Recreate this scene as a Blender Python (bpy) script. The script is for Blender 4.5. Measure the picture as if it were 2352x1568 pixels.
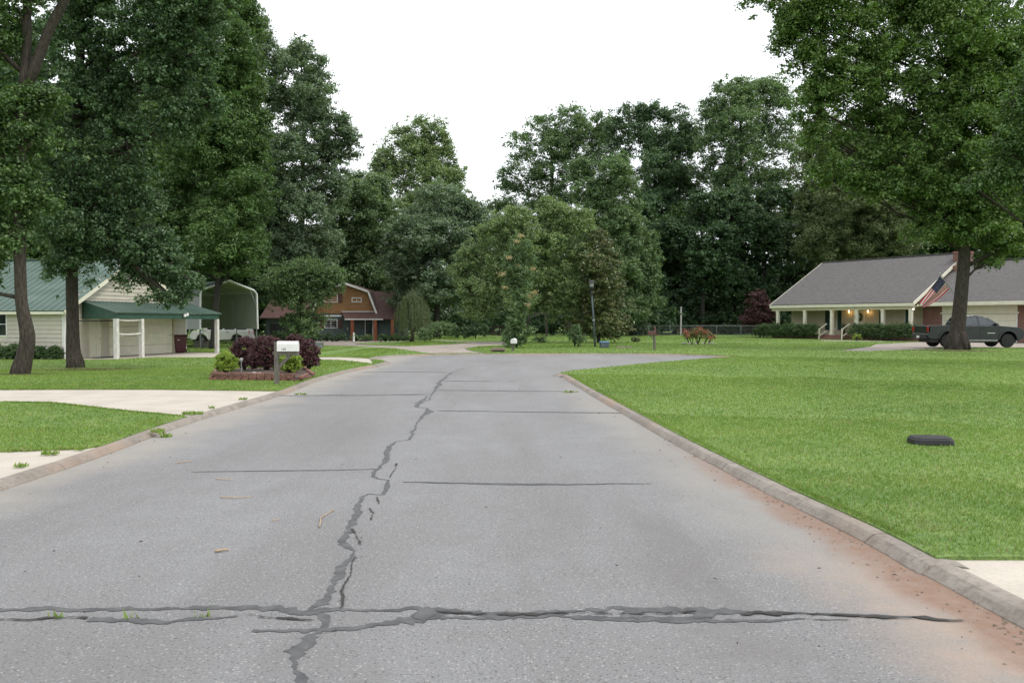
import bpy, bmesh, math, random
import numpy as np
from mathutils import Vector, Matrix
from mathutils.geometry import delaunay_2d_cdt, tessellate_polygon

# ---------------------------------------------------------------- camera, sky, sun, exposure
sc = bpy.context.scene
for o in list(bpy.data.objects): bpy.data.objects.remove(o)
COL = sc.collection
F = 1865.0; CX = 1176.0; CY = 784.0; CAMH = 1.65          # lens and eye height
PITCH = math.atan((784 - 738) / F)
cam = bpy.data.cameras.new('camera'); camo = bpy.data.objects.new('camera', cam); COL.objects.link(camo)
cam.sensor_width = 36; cam.lens = 36 * F / 2352; cam.clip_end = 5000; cam.clip_start = 0.05
camo.location = (0, 0, CAMH); camo.rotation_euler = (math.pi / 2 - PITCH, 0, 0)
sc.camera = camo
SUN_EL, SUN_AZ = math.radians(56), math.radians(112)         # azimuth from +Y towards +X
w = bpy.data.worlds.new('World'); sc.world = w; w.use_nodes = True
nt = w.node_tree; bg = nt.nodes['Background']
sky = nt.nodes.new('ShaderNodeTexSky'); sky.sky_type = 'NISHITA'; sky.sun_disc = False
sky.sun_elevation = SUN_EL; sky.sun_rotation = SUN_AZ; sky.air_density = 1.0; sky.dust_density = 3.0
tc = nt.nodes.new('ShaderNodeTexCoord'); mp = nt.nodes.new('ShaderNodeMapping'); mp.inputs['Scale'].default_value = (1.2, 1.2, 2.6)
cn = nt.nodes.new('ShaderNodeTexNoise'); cn.inputs['Scale'].default_value = 1.7; cn.inputs['Detail'].default_value = 6
mr = nt.nodes.new('ShaderNodeMapRange'); mr.inputs[1].default_value = .32; mr.inputs[2].default_value = .6; mr.inputs[3].default_value = .72; mr.inputs[4].default_value = 1.0
mx = nt.nodes.new('ShaderNodeMix'); mx.data_type = 'RGBA'
mx.inputs[7].default_value = (10.6, 10.9, 11.3, 1)
nt.links.new(tc.outputs['Generated'], mp.inputs[0]); nt.links.new(mp.outputs[0], cn.inputs['Vector'])
nt.links.new(cn.outputs[0], mr.inputs[0]); nt.links.new(mr.outputs[0], mx.inputs[0])
nt.links.new(sky.outputs[0], mx.inputs[6]); nt.links.new(mx.outputs[2], bg.inputs[0])
bg.inputs[1].default_value = 0.12
sl = bpy.data.lights.new('sun', 'SUN'); sl.energy = 1.5; sl.angle = math.radians(14); sl.color = (1, .95, .87)
so = bpy.data.objects.new('sun', sl); COL.objects.link(so)
sd = Vector((math.sin(SUN_AZ) * math.cos(SUN_EL), math.cos(SUN_AZ) * math.cos(SUN_EL), math.sin(SUN_EL)))
so.rotation_euler = sd.to_track_quat('Z', 'Y').to_euler(); so.location = (10, 20, 60)
sc.view_settings.view_transform = 'Standard'; sc.view_settings.look = 'None'; sc.view_settings.exposure = 0.42; sc.view_settings.gamma = 1
sc.render.film_transparent = False
cy = sc.cycles; cy.max_bounces = 6; cy.diffuse_bounces = 3; cy.glossy_bounces = 3; cy.transmission_bounces = 4; cy.transparent_max_bounces = 8
cy.use_denoising = True; cy.caustics_reflective = False; cy.caustics_refractive = False

# ---------------------------------------------------------------- helpers
cp, sp = math.cos(PITCH), math.sin(PITCH)
def ray(px, py):
    a, b = (px - CX) / F, (CY - py) / F
    return Vector((a, cp + b * sp, -sp + b * cp))
def at(px, py, Y):
    d = ray(px, py); t = Y / d.y
    return Vector((d.x * t, Y, CAMH + d.z * t))
def sst(t): t = min(1, max(0, t)); return t * t * (3 - 2 * t)
def hgt(x, y):
    return 0.07 - 0.37 * sst((-x - 6) / 6) * sst((y - 20) / 15)
def gnd(px, py, z=None):
    d = ray(px, py); zz = 0.0 if z is None else z
    for i in range(1 if z is not None else 12):
        t = (zz - CAMH) / d.z; p = Vector((d.x * t, d.y * t, zz))
        if z is None: zz = hgt(p.x, p.y)
    if z is None: p.z = zz
    return p
def gx(px, Y):
    x = (px - CX) / F * Y * cp
    return Vector((x, Y, hgt(x, Y)))

class MB:
    def __init__(s): s.v = []; s.f = []; s.m = []
    def add(s, vs, fs, mi=0):
        n = len(s.v); s.v += [tuple(v) for v in vs]; s.f += [tuple(i + n for i in f) for f in fs]; s.m += [mi] * len(fs); return s
    def box(s, a, b, mi=0, rz=0):
        x0, y0, z0 = a; x1, y1, z1 = b
        vs = [(x, y, z) for z in (z0, z1) for x, y in ((x0, y0), (x1, y0), (x1, y1), (x0, y1))]
        if rz:
            cx, cy_ = (x0 + x1) / 2, (y0 + y1) / 2; c, si = math.cos(rz), math.sin(rz)
            vs = [(cx + (x - cx) * c - (y - cy_) * si, cy_ + (x - cx) * si + (y - cy_) * c, z) for x, y, z in vs]
        return s.add(vs, [(0, 3, 2, 1), (4, 5, 6, 7), (0, 1, 5, 4), (1, 2, 6, 5), (2, 3, 7, 6), (3, 0, 4, 7)], mi)
    def quad(s, a, b, c, d, mi=0): return s.add([a, b, c, d], [(0, 1, 2, 3)], mi)
    def slab(s, pts, th, mi=0):                       # planar polygon thickened downwards by th
        n = len(pts); P = [Vector(p) for p in pts]
        nm = (P[1] - P[0]).cross(P[2] - P[0]).normalized()
        if nm.z < 0: nm = -nm
        Q = [p - nm * th for p in P]
        return s.add(P + Q, [tuple(range(n)), tuple(range(2 * n - 1, n - 1, -1))] + [(i, i + n, (i + 1) % n + n, (i + 1) % n) for i in range(n)], mi)
    def bar(s, a, b, w_, h_=None, mi=0):              # square bar between two points
        a, b = Vector(a), Vector(b); h_ = h_ or w_; d = (b - a).normalized()
        up = Vector((0, 0, 1)) if abs(d.z) < .95 else Vector((1, 0, 0))
        r = d.cross(up).normalized() * w_ / 2; u = r.cross(d).normalized() * h_ / 2
        vs = [p + q for p in (a, b) for q in (-r - u, r - u, r + u, -r + u)]
        return s.add(vs, [(3, 2, 1, 0), (4, 5, 6, 7), (0, 1, 5, 4), (1, 2, 6, 5), (2, 3, 7, 6), (3, 0, 4, 7)], mi)
    def tube(s, pts, rad, n=8, mi=0, cap=True):
        pts = [Vector(p) for p in pts]
        if not hasattr(rad, '__len__'): rad = [rad] * len(pts)
        vs, fs = [], []
        pr = None
        for i, p in enumerate(pts):
            d = (pts[min(i + 1, len(pts) - 1)] - pts[max(i - 1, 0)]).normalized()
            if pr is None: r = d.cross(Vector((0, 1, 0)) if abs(d.y) < .9 else Vector((1, 0, 0))).normalized()
            else: r = (pr - d * pr.dot(d)).normalized()
            pr = r; u = d.cross(r)
            for k in range(n):
                a = 2 * math.pi * k / n; vs.append(p + (r * math.cos(a) + u * math.sin(a)) * rad[i])
        for i in range(len(pts) - 1):
            for k in range(n): fs.append((i * n + k, i * n + (k + 1) % n, (i + 1) * n + (k + 1) % n, (i + 1) * n + k))
        if cap: fs.append(tuple(range(n - 1, -1, -1))); fs.append(tuple((len(pts) - 1) * n + k for k in range(n)))
        return s.add(vs, fs, mi)
    def lathe(s, prof, c=(0, 0, 0), n=16, mi=0, axis='z'):
        vs, fs = [], []
        for r, z in prof:
            for k in range(n):
                a = 2 * math.pi * k / n; q = (r * math.cos(a), r * math.sin(a), z)
                if axis == 'y': q = (q[0], q[2], q[1])
                if axis == 'x': q = (q[2], q[0], q[1])
                vs.append((c[0] + q[0], c[1] + q[1], c[2] + q[2]))
        m = len(prof)
        for i in range(m - 1):
            for k in range(n): fs.append((i * n + k, i * n + (k + 1) % n, (i + 1) * n + (k + 1) % n, (i + 1) * n + k))
        fs.append(tuple(range(n))); fs.append(tuple((m - 1) * n + k for k in range(n)))
        return s.add(vs, fs, mi)
    def prism(s, poly, y0, y1, hw=None, mi=0):        # side profile (x,z) run across y, hw(z) narrows it
        n = len(poly); g = hw or (lambda x, z: 1)
        A = [(x, y0 * g(x, z), z) for x, z in poly]; B = [(x, y1 * g(x, z), z) for x, z in poly]
        tri = tessellate_polygon([[Vector((x, z, 0)) for x, z in poly]])
        fs = [tuple(t) for t in tri] + [tuple(i + n for i in reversed(t)) for t in tri]
        fs += [(i, (i + 1) % n, (i + 1) % n + n, i + n) for i in range(n)]
        return s.add(A + B, fs, mi)
    def build(s, name, mat, parent=None, bevel=0, smooth=False, loc=None):
        me = bpy.data.meshes.new(name); me.from_pydata(s.v, [], s.f)
        for m in (mat if isinstance(mat, (list, tuple)) else [mat]): me.materials.append(m)
        if any(s.m): me.polygons.foreach_set('material_index', s.m)
        bm = bmesh.new(); bm.from_mesh(me); bmesh.ops.recalc_face_normals(bm, faces=bm.faces); bm.to_mesh(me); bm.free()
        if smooth: me.polygons.foreach_set('use_smooth', [True] * len(me.polygons))
        o = bpy.data.objects.new(name, me); COL.objects.link(o)
        if parent: o.parent = parent
        if loc: o.location = loc
        if bevel:
            b = o.modifiers.new('bevel', 'BEVEL'); b.width = bevel; b.segments = 2; b.limit_method = 'ANGLE'; b.angle_limit = math.radians(35)
        return o
def tag(o, label=None, cat=None, group=None, kind=None):
    if label: o['label'] = label
    if cat: o['category'] = cat
    if group: o['group'] = group
    if kind: o['kind'] = kind
    return o
def empty(name, loc, rz=0, label=None, cat=None, group=None):
    o = bpy.data.objects.new(name, None); COL.objects.link(o); o.location = loc; o.rotation_euler = (0, 0, rz); o.empty_display_size = .1
    return tag(o, label, cat, group)
def copy_tree(o, parent=None):
    c = o.copy(); COL.objects.link(c); c.parent = parent
    for ch in o.children: copy_tree(ch, c)
    return c

# ---------------------------------------------------------------- materials
class NT:
    def __init__(s, name):
        s.m = bpy.data.materials.new(name); s.m.use_nodes = True; s.t = s.m.node_tree
        s.b = s.t.nodes['Principled BSDF']; s.out = s.t.nodes['Material Output']
        s.geo = s.t.nodes.new('ShaderNodeTexCoord').outputs['Object']
    def n(s, typ, **k):
        x = s.t.nodes.new(typ)
        for a, b in k.items(): setattr(x, a, b)
        return x
    def l(s, a, b):
        if hasattr(a, 'links'): s.t.links.new(a, b)
        else: b.default_value = a
    def mth(s, op, a, b=0.0, c=None):
        x = s.n('ShaderNodeMath', operation=op); s.l(a, x.inputs[0]); s.l(b, x.inputs[1])
        if c is not None: s.l(c, x.inputs[2])
        return x.outputs[0]
    def noise(s, sc_, det=4, rough=.55, vec=None, scale3=None, dist=0):
        v = vec or s.geo
        if scale3:
            m = s.n('ShaderNodeMapping'); m.inputs['Scale'].default_value = scale3; s.l(v, m.inputs[0]); v = m.outputs[0]
        x = s.n('ShaderNodeTexNoise'); x.inputs['Scale'].default_value = sc_; x.inputs['Detail'].default_value = det
        x.inputs['Roughness'].default_value = rough; x.inputs['Distortion'].default_value = dist; s.l(v, x.inputs['Vector'])
        return x.outputs[0]
    def rng(s, v, a, b, c=0.0, d=1.0, smooth=False):
        x = s.n('ShaderNodeMapRange')
        if smooth: x.interpolation_type = 'SMOOTHSTEP'
        s.l(v, x.inputs[0])
        for i, q in enumerate((a, b, c, d)): x.inputs[i + 1].default_value = q
        return x.outputs[0]
    def mix(s, f, a, b, bt='MIX'):
        x = s.n('ShaderNodeMix', data_type='RGBA', blend_type=bt)
        s.l(f, x.inputs[0])
        for q, i in ((a, 6), (b, 7)):
            if isinstance(q, tuple): x.inputs[i].default_value = (*q[:3], 1)
            else: s.l(q, x.inputs[i])
        return x.outputs[2]
    def col(s, c):
        if isinstance(c, tuple): s.b.inputs['Base Color'].default_value = (*c[:3], 1)
        else: s.l(c, s.b.inputs['Base Color'])
    def bump(s, h, st, dist=.01):
        x = s.n('ShaderNodeBump'); x.inputs['Strength'].default_value = st; x.inputs['Distance'].default_value = dist
        s.l(h, x.inputs['Height']); s.l(x.outputs[0], s.b.inputs['Normal'])
    def r(s, v): s.l(v, s.b.inputs['Roughness'])
def simple(name, c, rough=.6, var=.15, scale=3, metal=0, bump=0, bscale=40, spec=.5, c2=None, s3=None, coat=0):
    m = NT(name); n = m.noise(scale, 5, .6, scale3=s3)
    c2 = c2 or tuple(x * (1 - var * 2) for x in c)
    m.col(m.mix(m.rng(n, .35, .68), tuple(c), tuple(c2))); m.r(rough); m.b.inputs['Metallic'].default_value = metal
    m.b.inputs['Specular IOR Level'].default_value = spec
    if coat: m.b.inputs['Coat Weight'].default_value = coat
    if bump: m.bump(m.noise(bscale, 5, .6, scale3=s3), bump)
    return m.m
def leafmat(name, c1, c2, c3, gloss=.45, trans=.35):
    m = NT(name); a = m.n('ShaderNodeAttribute', attribute_name='tint').outputs['Fac']
    a2 = m.n('ShaderNodeAttribute', attribute_name='tone').outputs['Fac']
    c = m.mix(a, m.mix(a2, c1, c2), c3)
    m.col(c); m.r(gloss); m.b.inputs['Specular IOR Level'].default_value = .35
    t = m.n('ShaderNodeBsdfTranslucent'); m.l(m.mix(1.0, c, (.9, 1.0, .35), 'MULTIPLY'), t.inputs[0])
    x = m.n('ShaderNodeMixShader'); x.inputs[0].default_value = trans
    m.l(m.b.outputs[0], x.inputs[1]); m.l(t.outputs[0], x.inputs[2]); m.l(x.outputs[0], m.out.inputs[0])
    return m.m
MT = {}
MT['bark'] = simple('bark_grey', (.075, .064, .052), .95, c2=(.02, .017, .014), scale=5, s3=(5, 5, .8), bump=1, bscale=9, spec=.2)
MT['bark_dark'] = simple('bark_dark', (.045, .04, .034), .9, c2=(.025, .022, .02), scale=3, s3=(6, 6, .9), bump=1, bscale=4)
MT['wood_grey'] = simple('weathered_wood', (.17, .155, .13), .85, c2=(.08, .072, .06), scale=6, s3=(4, 4, .6), bump=.4, bscale=9)
MT['wood_dark'] = simple('dark_fence_wood', (.045, .038, .032), .9, scale=2, s3=(1, 1, 12), bump=.5)
MT['white'] = simple('white_paint', (.72, .72, .70), .5, .08, 2)
MT['white_dirty'] = simple('chipped_white_paint', (.66, .66, .64), .6, c2=(.48, .44, .39), scale=3, s3=(3, 3, 1.2))
MT['cream'] = simple('cream_siding', (.52, .48, .34), .6, .06, 1)
MT['creamlight'] = simple('cream_trim', (.70, .68, .55), .5, .06, 2)
MT['vinyl'] = simple('beige_vinyl', (.50, .465, .385), .55, .07, 1)
MT['metal_green'] = simple('green_metal_roof', (.060, .100, .080), .5, c2=(.100, .145, .122), scale=1.0, spec=.3, metal=0, s3=(1, .3, 1))
MT['green_dark'] = simple('dark_green_board', (.03, .085, .06), .5)
MT['green_shutter'] = simple('green_shutter', (.012, .05, .04), .5)
MT['glass'] = simple('dark_window_glass', (.012, .016, .018), .06, .1, 1, spec=.8)
MT['glass_blue'] = simple('reflection_tinted_glass', (.060, .078, .088), .08, .4, .6, spec=.8)  # sky reflection partly painted in as a paler, patchy base colour
MT['curtain'] = simple('window_curtain', (.30, .32, .30), .8)
MT['black'] = simple('black_plastic', (.016, .017, .018), .5)
MT['tyre'] = simple('tyre_rubber', (.018, .018, .018), .85)
MT['rim_dark'] = simple('dark_wheel_rim', (.05, .05, .055), .35, metal=.7)
MT['rim'] = simple('silver_wheel_rim', (.5, .5, .52), .3, metal=.9)
MT['truck'] = simple('dark_grey_car_paint', (.010, .013, .019), .3, .1, 1, metal=0, coat=.22, spec=.5)
MT['silver'] = simple('silver_car_paint', (.80, .80, .78), .32, .05, 1, metal=.1, coat=.5)
MT['red_lamp'] = simple('red_lens', (.35, .015, .015), .2)
MT['clear_lamp'] = simple('clear_lens', (.7, .7, .7), .15)
MT['chrome'] = simple('chrome', (.7, .7, .7), .15, metal=1)
MT['galv'] = simple('galvanised_steel', (.30, .32, .33), .45, metal=.5)
MT['panel'] = simple('grey_steel_panel', (.42, .43, .43), .5, .08, 1)
MT['post_blue'] = simple('blue_grey_lamp_post', (.085, .11, .125), .5)
MT['maroon'] = simple('maroon_plastic', (.075, .014, .014), .4)
MT['rust_post'] = simple('rust_stained_wood', (.26, .075, .03), .6)
MT['teal'] = simple('grey_green_wall', (.085, .12, .11), .7)
MT['shutter_brown'] = simple('brown_shutter', (.10, .045, .035), .6)
MT['blue_lid'] = simple('blue_plastic', (.16, .32, .62), .4)
MT['stone'] = simple('garden_stone', (.34, .32, .29), .85, .25, 8, bump=.5)
MT['mulch'] = simple('dark_mulch', (.09, .06, .045), .95, .3, 12, bump=.8)
MT['twig'] = simple('dry_twig', (.42, .31, .2), .8)
MT['tar'] = simple('crack_sealer_tar', (.048, .05, .053), .75, c2=(.10, .10, .102), scale=9, bump=.5, bscale=90)
MT['hair'] = simple('open_crack', (.035, .033, .03), .9, scale=20)
MT['text'] = simple('black_lettering_and_hollow', (.02, .02, .02), .6)  # black for numerals, also for the drain's shaded hollow
MT['flag_red'] = simple('flag_red_cloth', (.42, .012, .025), .8)
MT['flag_white'] = simple('flag_white_cloth', (.50, .48, .47), .8)
MT['flag_blue'] = simple('flag_blue_cloth', (.008, .011, .05), .8)
MT['drain'] = simple('stained_concrete', (.22, .17, .13), .85, .3, 4, bump=.4)
def mk_concrete(name, c, c2):
    m = NT(name); a = m.noise(1.3, 6, .6); b = m.noise(45, 3, .7)
    x = m.mix(m.rng(a, .38, .66), c, c2); x = m.mix(m.rng(b, .45, .7, 0, .35), x, tuple(q * .62 for q in c2))
    m.col(x); m.r(.85); m.bump(b, .3, .004); return m.m
MT['concrete'] = mk_concrete('pale_concrete', (.46, .415, .355), (.385, .345, .29))
MT['concrete_pink'] = mk_concrete('pinkish_concrete', (.33, .285, .245), (.24, .205, .18))
def mk_kerb():
    m = NT('kerb_concrete'); a = m.noise(1.1, 6, .65); b = m.noise(22, 5, .7)
    x = m.mix(m.rng(a, .38, .62), (.27, .24, .205), (.19, .168, .145)); x = m.mix(m.rng(b, .48, .68, 0, .7), x, (.12, .10, .08)); x = m.mix(m.rng(m.noise(5, 6, .7), .5, .65, 0, .6), x, (.15, .125, .10)); sp_ = m.n('ShaderNodeSeparateXYZ'); m.l(m.geo, sp_.inputs[0]); fr = m.mth('FRACT', m.mth('MULTIPLY', sp_.outputs[1], .333)); x = m.mix(m.mth('MULTIPLY', m.mth('LESS_THAN', fr, .006), .8), x, (.05, .045, .04)); x = m.mix(m.rng(m.noise(.35, 3), .5, .65, 0, .6), x, (.27, .19, .135))
    m.col(x); m.r(.9); m.bump(b, .35, .004); return m.m
MT['kerb'] = mk_kerb()
def mk_asphalt():
    m = NT('asphalt'); sep = m.n('ShaderNodeSeparateXYZ'); m.l(m.geo, sep.inputs[0]); X, Y = sep.outputs[0], sep.outputs[1]
    big = m.noise(.45, 4, .55, scale3=(1, .45, 1)); mid = m.noise(2.2, 5, .6); fine = m.noise(70, 3, .75); f2 = m.noise(190, 2, .8)
    c = m.mix(m.rng(big, .36, .66), (.225, .225, .228), (.175, .172, .172))
    lane = m.noise(1.0, 4, .6, scale3=(.9, .14, 1)); c = m.mix(m.rng(lane, .48, .66, 0, .6), c, (.145, .14, .14)); c = m.mix(m.rng(mid, .35, .7, 0, .5), c, (.165, .16, .158))
    c = m.mix(m.rng(fine, .50, .64, 0, .65), c, (.10, .10, .102))
    c = m.mix(m.rng(fine, .47, .33, 0, .5), c, (.31, .31, .31))
    vor = m.n('ShaderNodeTexVoronoi'); vor.inputs['Scale'].default_value = 62; m.l(m.geo, vor.inputs['Vector'])
    ch = m.n('ShaderNodeSeparateColor'); m.l(vor.outputs['Color'], ch.inputs[0])
    spk = m.mth('MULTIPLY', m.mth('GREATER_THAN', ch.outputs[0], .88), m.mth('LESS_THAN', vor.outputs['Distance'], .42))
    c = m.mix(m.mth('MULTIPLY', spk, .5), c, (.42, .41, .40))
    spd = m.mth('MULTIPLY', m.mth('LESS_THAN', ch.outputs[1], .16), m.mth('LESS_THAN', vor.outputs['Distance'], .42))
    c = m.mix(m.mth('MULTIPLY', spd, .7), c, (.07, .07, .07))
    # dust along the left kerb, red clay along the right kerb
    wob = m.mth('MULTIPLY', m.mth('SUBTRACT', m.noise(1.0, 4, .6), .5), 1.6)
    dl = m.mth('ADD', m.mth('ADD', X, 5.45), wob)
    lm = m.rng(dl, 1.5, .2, 0, .75, True)
    c = m.mix(lm, c, (.31, .285, .245))
    rl = m.mth('SUBTRACT', 3.12, m.mth('MULTIPLY', Y, .0585))
    dr = m.mth('SUBTRACT', rl, X)                              # metres in from the right kerb
    drw = m.mth('ADD', dr, m.mth('MULTIPLY', m.mth('SUBTRACT', m.noise(.9, 5, .6), .5), 1.3))
    dust = m.mth('MULTIPLY', m.rng(drw, 1.35, .35, 0, .6, True), m.rng(Y, 24, 16, .2, 1))
    c = m.mix(dust, c, (.28, .26, .23))
    pink = m.mth('MULTIPLY', m.rng(drw, 1.3, .5, 0, .62, True), m.rng(Y, 6.6, 4.6, 0, 1, True))
    c = m.mix(m.mth('MULTIPLY', pink, m.rng(m.noise(3.2, 7, .7), .38, .58, .35, 1)), c, (.36, .265, .205))
    dr2 = m.mth('ADD', dr, m.mth('MULTIPLY', m.mth('SUBTRACT', m.noise(1.7, 6, .65), .5), .55))
    red = m.mth('MULTIPLY', m.rng(dr2, .60, .26, 0, .92, True), m.rng(Y, 12, 7.5, 0, 1, True))
    c = m.mix(m.mth('MULTIPLY', red, m.rng(m.noise(9, 5, .7), .3, .6, .55, 1)), c, (.215, .122, .078))
    wet = m.mth('MULTIPLY', m.rng(m.mth('ABSOLUTE', m.mth('SUBTRACT', drw, 1.65)), .32, .05, 0, .55, True), m.rng(Y, 8.5, 6, 0, 1, True))
    c = m.mix(m.mth('MULTIPLY', wet, m.rng(m.noise(2.3, 7, .7), .38, .6, .15, 1)), c, (.145, .135, .135))
    c = m.mix(m.rng(f2, .5, .75, 0, .25), c, (.09, .09, .09))
    m.col(c); m.r(.82); m.bump(m.mth('ADD', fine, m.mth('MULTIPLY', f2, .5)), .9, .008); return m.m
MT['asphalt'] = mk_asphalt()
def mk_lawn(name, blades=False):
    m = NT(name); a = m.noise(.16, 5, .6); b = m.noise(1.6, 6, .65); f = m.noise(26, 4, .75, scale3=(1, .6, 1))
    c = m.mix(m.rng(a, .36, .66), (.195, .305, .055), (.120, .215, .035))
    c = m.mix(m.rng(b, .42, .72, 0, .7), c, (.255, .33, .08))
    sp2 = m.n('ShaderNodeSeparateXYZ'); m.l(m.geo, sp2.inputs[0])
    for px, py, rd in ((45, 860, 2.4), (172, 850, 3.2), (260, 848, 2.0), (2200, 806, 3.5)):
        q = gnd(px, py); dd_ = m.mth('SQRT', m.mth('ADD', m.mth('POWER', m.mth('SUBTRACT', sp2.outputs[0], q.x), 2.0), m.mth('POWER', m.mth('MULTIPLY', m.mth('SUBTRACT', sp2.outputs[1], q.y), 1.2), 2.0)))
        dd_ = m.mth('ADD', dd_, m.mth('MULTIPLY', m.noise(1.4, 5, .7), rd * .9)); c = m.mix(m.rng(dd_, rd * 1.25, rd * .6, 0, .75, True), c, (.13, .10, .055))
    c = m.mix(m.rng(m.noise(.5, 6, .7), .60, .72, 0, .45), c, (.20, .19, .075))
    if blades:
        t = m.n('ShaderNodeAttribute', attribute_name='tint').outputs['Fac']
        c = m.mix(t, m.mix(1.0, c, (.80, .90, .78), 'MULTIPLY'), m.mix(1.0, c, (1.25, 1.15, 1.3), 'MULTIPLY'))
        t2 = m.n('ShaderNodeAttribute', attribute_name='tone').outputs['Fac']
        c = m.mix(m.mth('GREATER_THAN', t2, .95), c, (.30, .27, .13))
        m.b.inputs['Specular IOR Level'].default_value = .3
    else:
        c = m.mix(m.rng(f, .4, .65), c, m.mix(1.0, c, (.45, .55, .45), 'MULTIPLY'))
        dirt = m.noise(.55, 6, .7); c = m.mix(m.rng(dirt, .63, .74, 0, .6), c, (.16, .13, .06))
        m.bump(f, 1, .05)
    m.col(c); m.r(.7)
    if blades:
        t = m.n('ShaderNodeBsdfTranslucent'); m.l(c, t.inputs[0]); x = m.n('ShaderNodeMixShader'); x.inputs[0].default_value = .3
        m.l(m.b.outputs[0], x.inputs[1]); m.l(t.outputs[0], x.inputs[2]); m.l(x.outputs[0], m.out.inputs[0])
    return m.m
MT['lawn'] = mk_lawn('lawn_ground'); MT['blades'] = mk_lawn('grass_blades', True)
def mk_brick(name, c1, c2, mortar, sc_=1.0):
    m = NT(name); sep = m.n('ShaderNodeSeparateXYZ'); m.l(m.geo, sep.inputs[0])
    cmb = m.n('ShaderNodeCombineXYZ'); m.l(m.mth('ADD', sep.outputs[0], sep.outputs[1]), cmb.inputs[0]); m.l(sep.outputs[2], cmb.inputs[1])
    b = m.n('ShaderNodeTexBrick'); m.l(cmb.outputs[0], b.inputs['Vector']); b.inputs['Scale'].default_value = sc_
    b.inputs['Brick Width'].default_value = .21; b.inputs['Row Height'].default_value = .073; b.inputs['Mortar Size'].default_value = .008
    b.inputs['Color1'].default_value = (*c1, 1); b.inputs['Color2'].default_value = (*c2, 1); b.inputs['Mortar'].default_value = (*mortar, 1)
    m.col(m.mix(m.rng(m.noise(3, 5), .35, .7, 0, .5), b.outputs[0], c2)); m.r(.85); m.bump(b.outputs['Fac'], -.5, .01); return m.m
MT['brick'] = mk_brick('red_brick', (.22, .085, .06), (.14, .06, .045), (.22, .19, .16))
MT['shake'] = mk_brick('cedar_shake', (.36, .195, .085), (.26, .14, .058), (.10, .055, .03), .5)
def mk_shingle(name, c1, c2, c3):
    m = NT(name); a = m.noise(1.0, 4, .6, scale3=(2.6, 9, 9)); b = m.noise(1.0, 3, .6, scale3=(9, 30, 30)); g = m.noise(.35, 3)
    c = m.mix(m.rng(a, .38, .62), c1, c2); c = m.mix(m.rng(b, .45, .66, 0, .6), c, c3); c = m.mix(m.rng(g, .35, .7, 0, .3), c, c2)
    m.col(c); m.r(.9); m.bump(b, .5, .02); return m.m
MT['roof_grey'] = mk_shingle('grey_shingles', (.135, .127, .125), (.088, .081, .079), (.045, .041, .040))
MT['roof_brown'] = mk_shingle('brown_shingles', (.125, .066, .055), (.085, .045, .038), (.05, .028, .024))
def emis(name, c, s):
    m = NT(name); m.b.inputs['Emission Color'].default_value = (*c, 1); m.b.inputs['Emission Strength'].default_value = s; m.col(c); return m.m
MT['bulb'] = emis('lit_bulb', (1, .62, .28), 6)
MT['flood'] = emis('lit_flood_lamp', (1, .93, .8), 3)
# ---------------------------------------------------------------- ground, road, drives
def cat_rom(P, n=6):
    out = []
    for i in range(len(P) - 1):
        p0, p1, p2, p3 = P[max(i - 1, 0)], P[i], P[i + 1], P[min(i + 2, len(P) - 1)]
        for k in range(n):
            t = k / n
            out.append(.5 * ((2 * p1) + (p2 - p0) * t + (2 * p0 - 5 * p1 + 4 * p2 - p3) * t * t + (3 * p1 - p0 - 3 * p2 + p3) * t ** 3))
    out.append(P[-1]); return out
def G2(px, py, z=None):
    p = gnd(px, py, z); return Vector((p.x, p.y))
V2 = lambda a, b: Vector((a, b))
left_pts = [V2(-5.05, -6), V2(-5.1, 3)] + [G2(a, b, .1) for a, b in ((0, 1092), (200, 1030), (417, 957), (632, 897), (714, 868), (790, 848), (856, 836))]
left_edge = cat_rom(left_pts)
corner_l = cat_rom([left_edge[-1], G2(884, 829.5, .08), G2(866, 825.5, .08), G2(849, 823, .1), G2(862, 817.5, .1), G2(915, 813.5, .1), G2(985, 811.5, .1)])
far_edge = cat_rom([corner_l[-1], G2(1131, 810.5, .1), G2(1400, 809.8, .1), G2(1531, 810.5, .1), G2(1600, 812.5, .1), G2(1675, 815.6, .1), G2(1700, 816.8, .1)])
right_pts = [V2(3.47, -6), G2(2420, 1400, .1), G2(2172, 1283, .1), G2(2000, 1197, .1), G2(1800, 1108, .1), G2(1578, 1003, .1), G2(1472, 948, .1), G2(1366, 893, .1), G2(1303, 858, .1)]
right_edge = cat_rom(right_pts)
corner_r = cat_rom([right_edge[-1], G2(1288, 853.5, .1), G2(1330, 848, .1), G2(1440, 837, .1), G2(1561, 826.5, .1), G2(1640, 820.5, .1), G2(1692, 817.4, .1)], 5)
road_poly = left_edge + corner_l[1:] + far_edge[1:] + list(reversed(corner_r)) + list(reversed(right_edge[:-1]))
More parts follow.
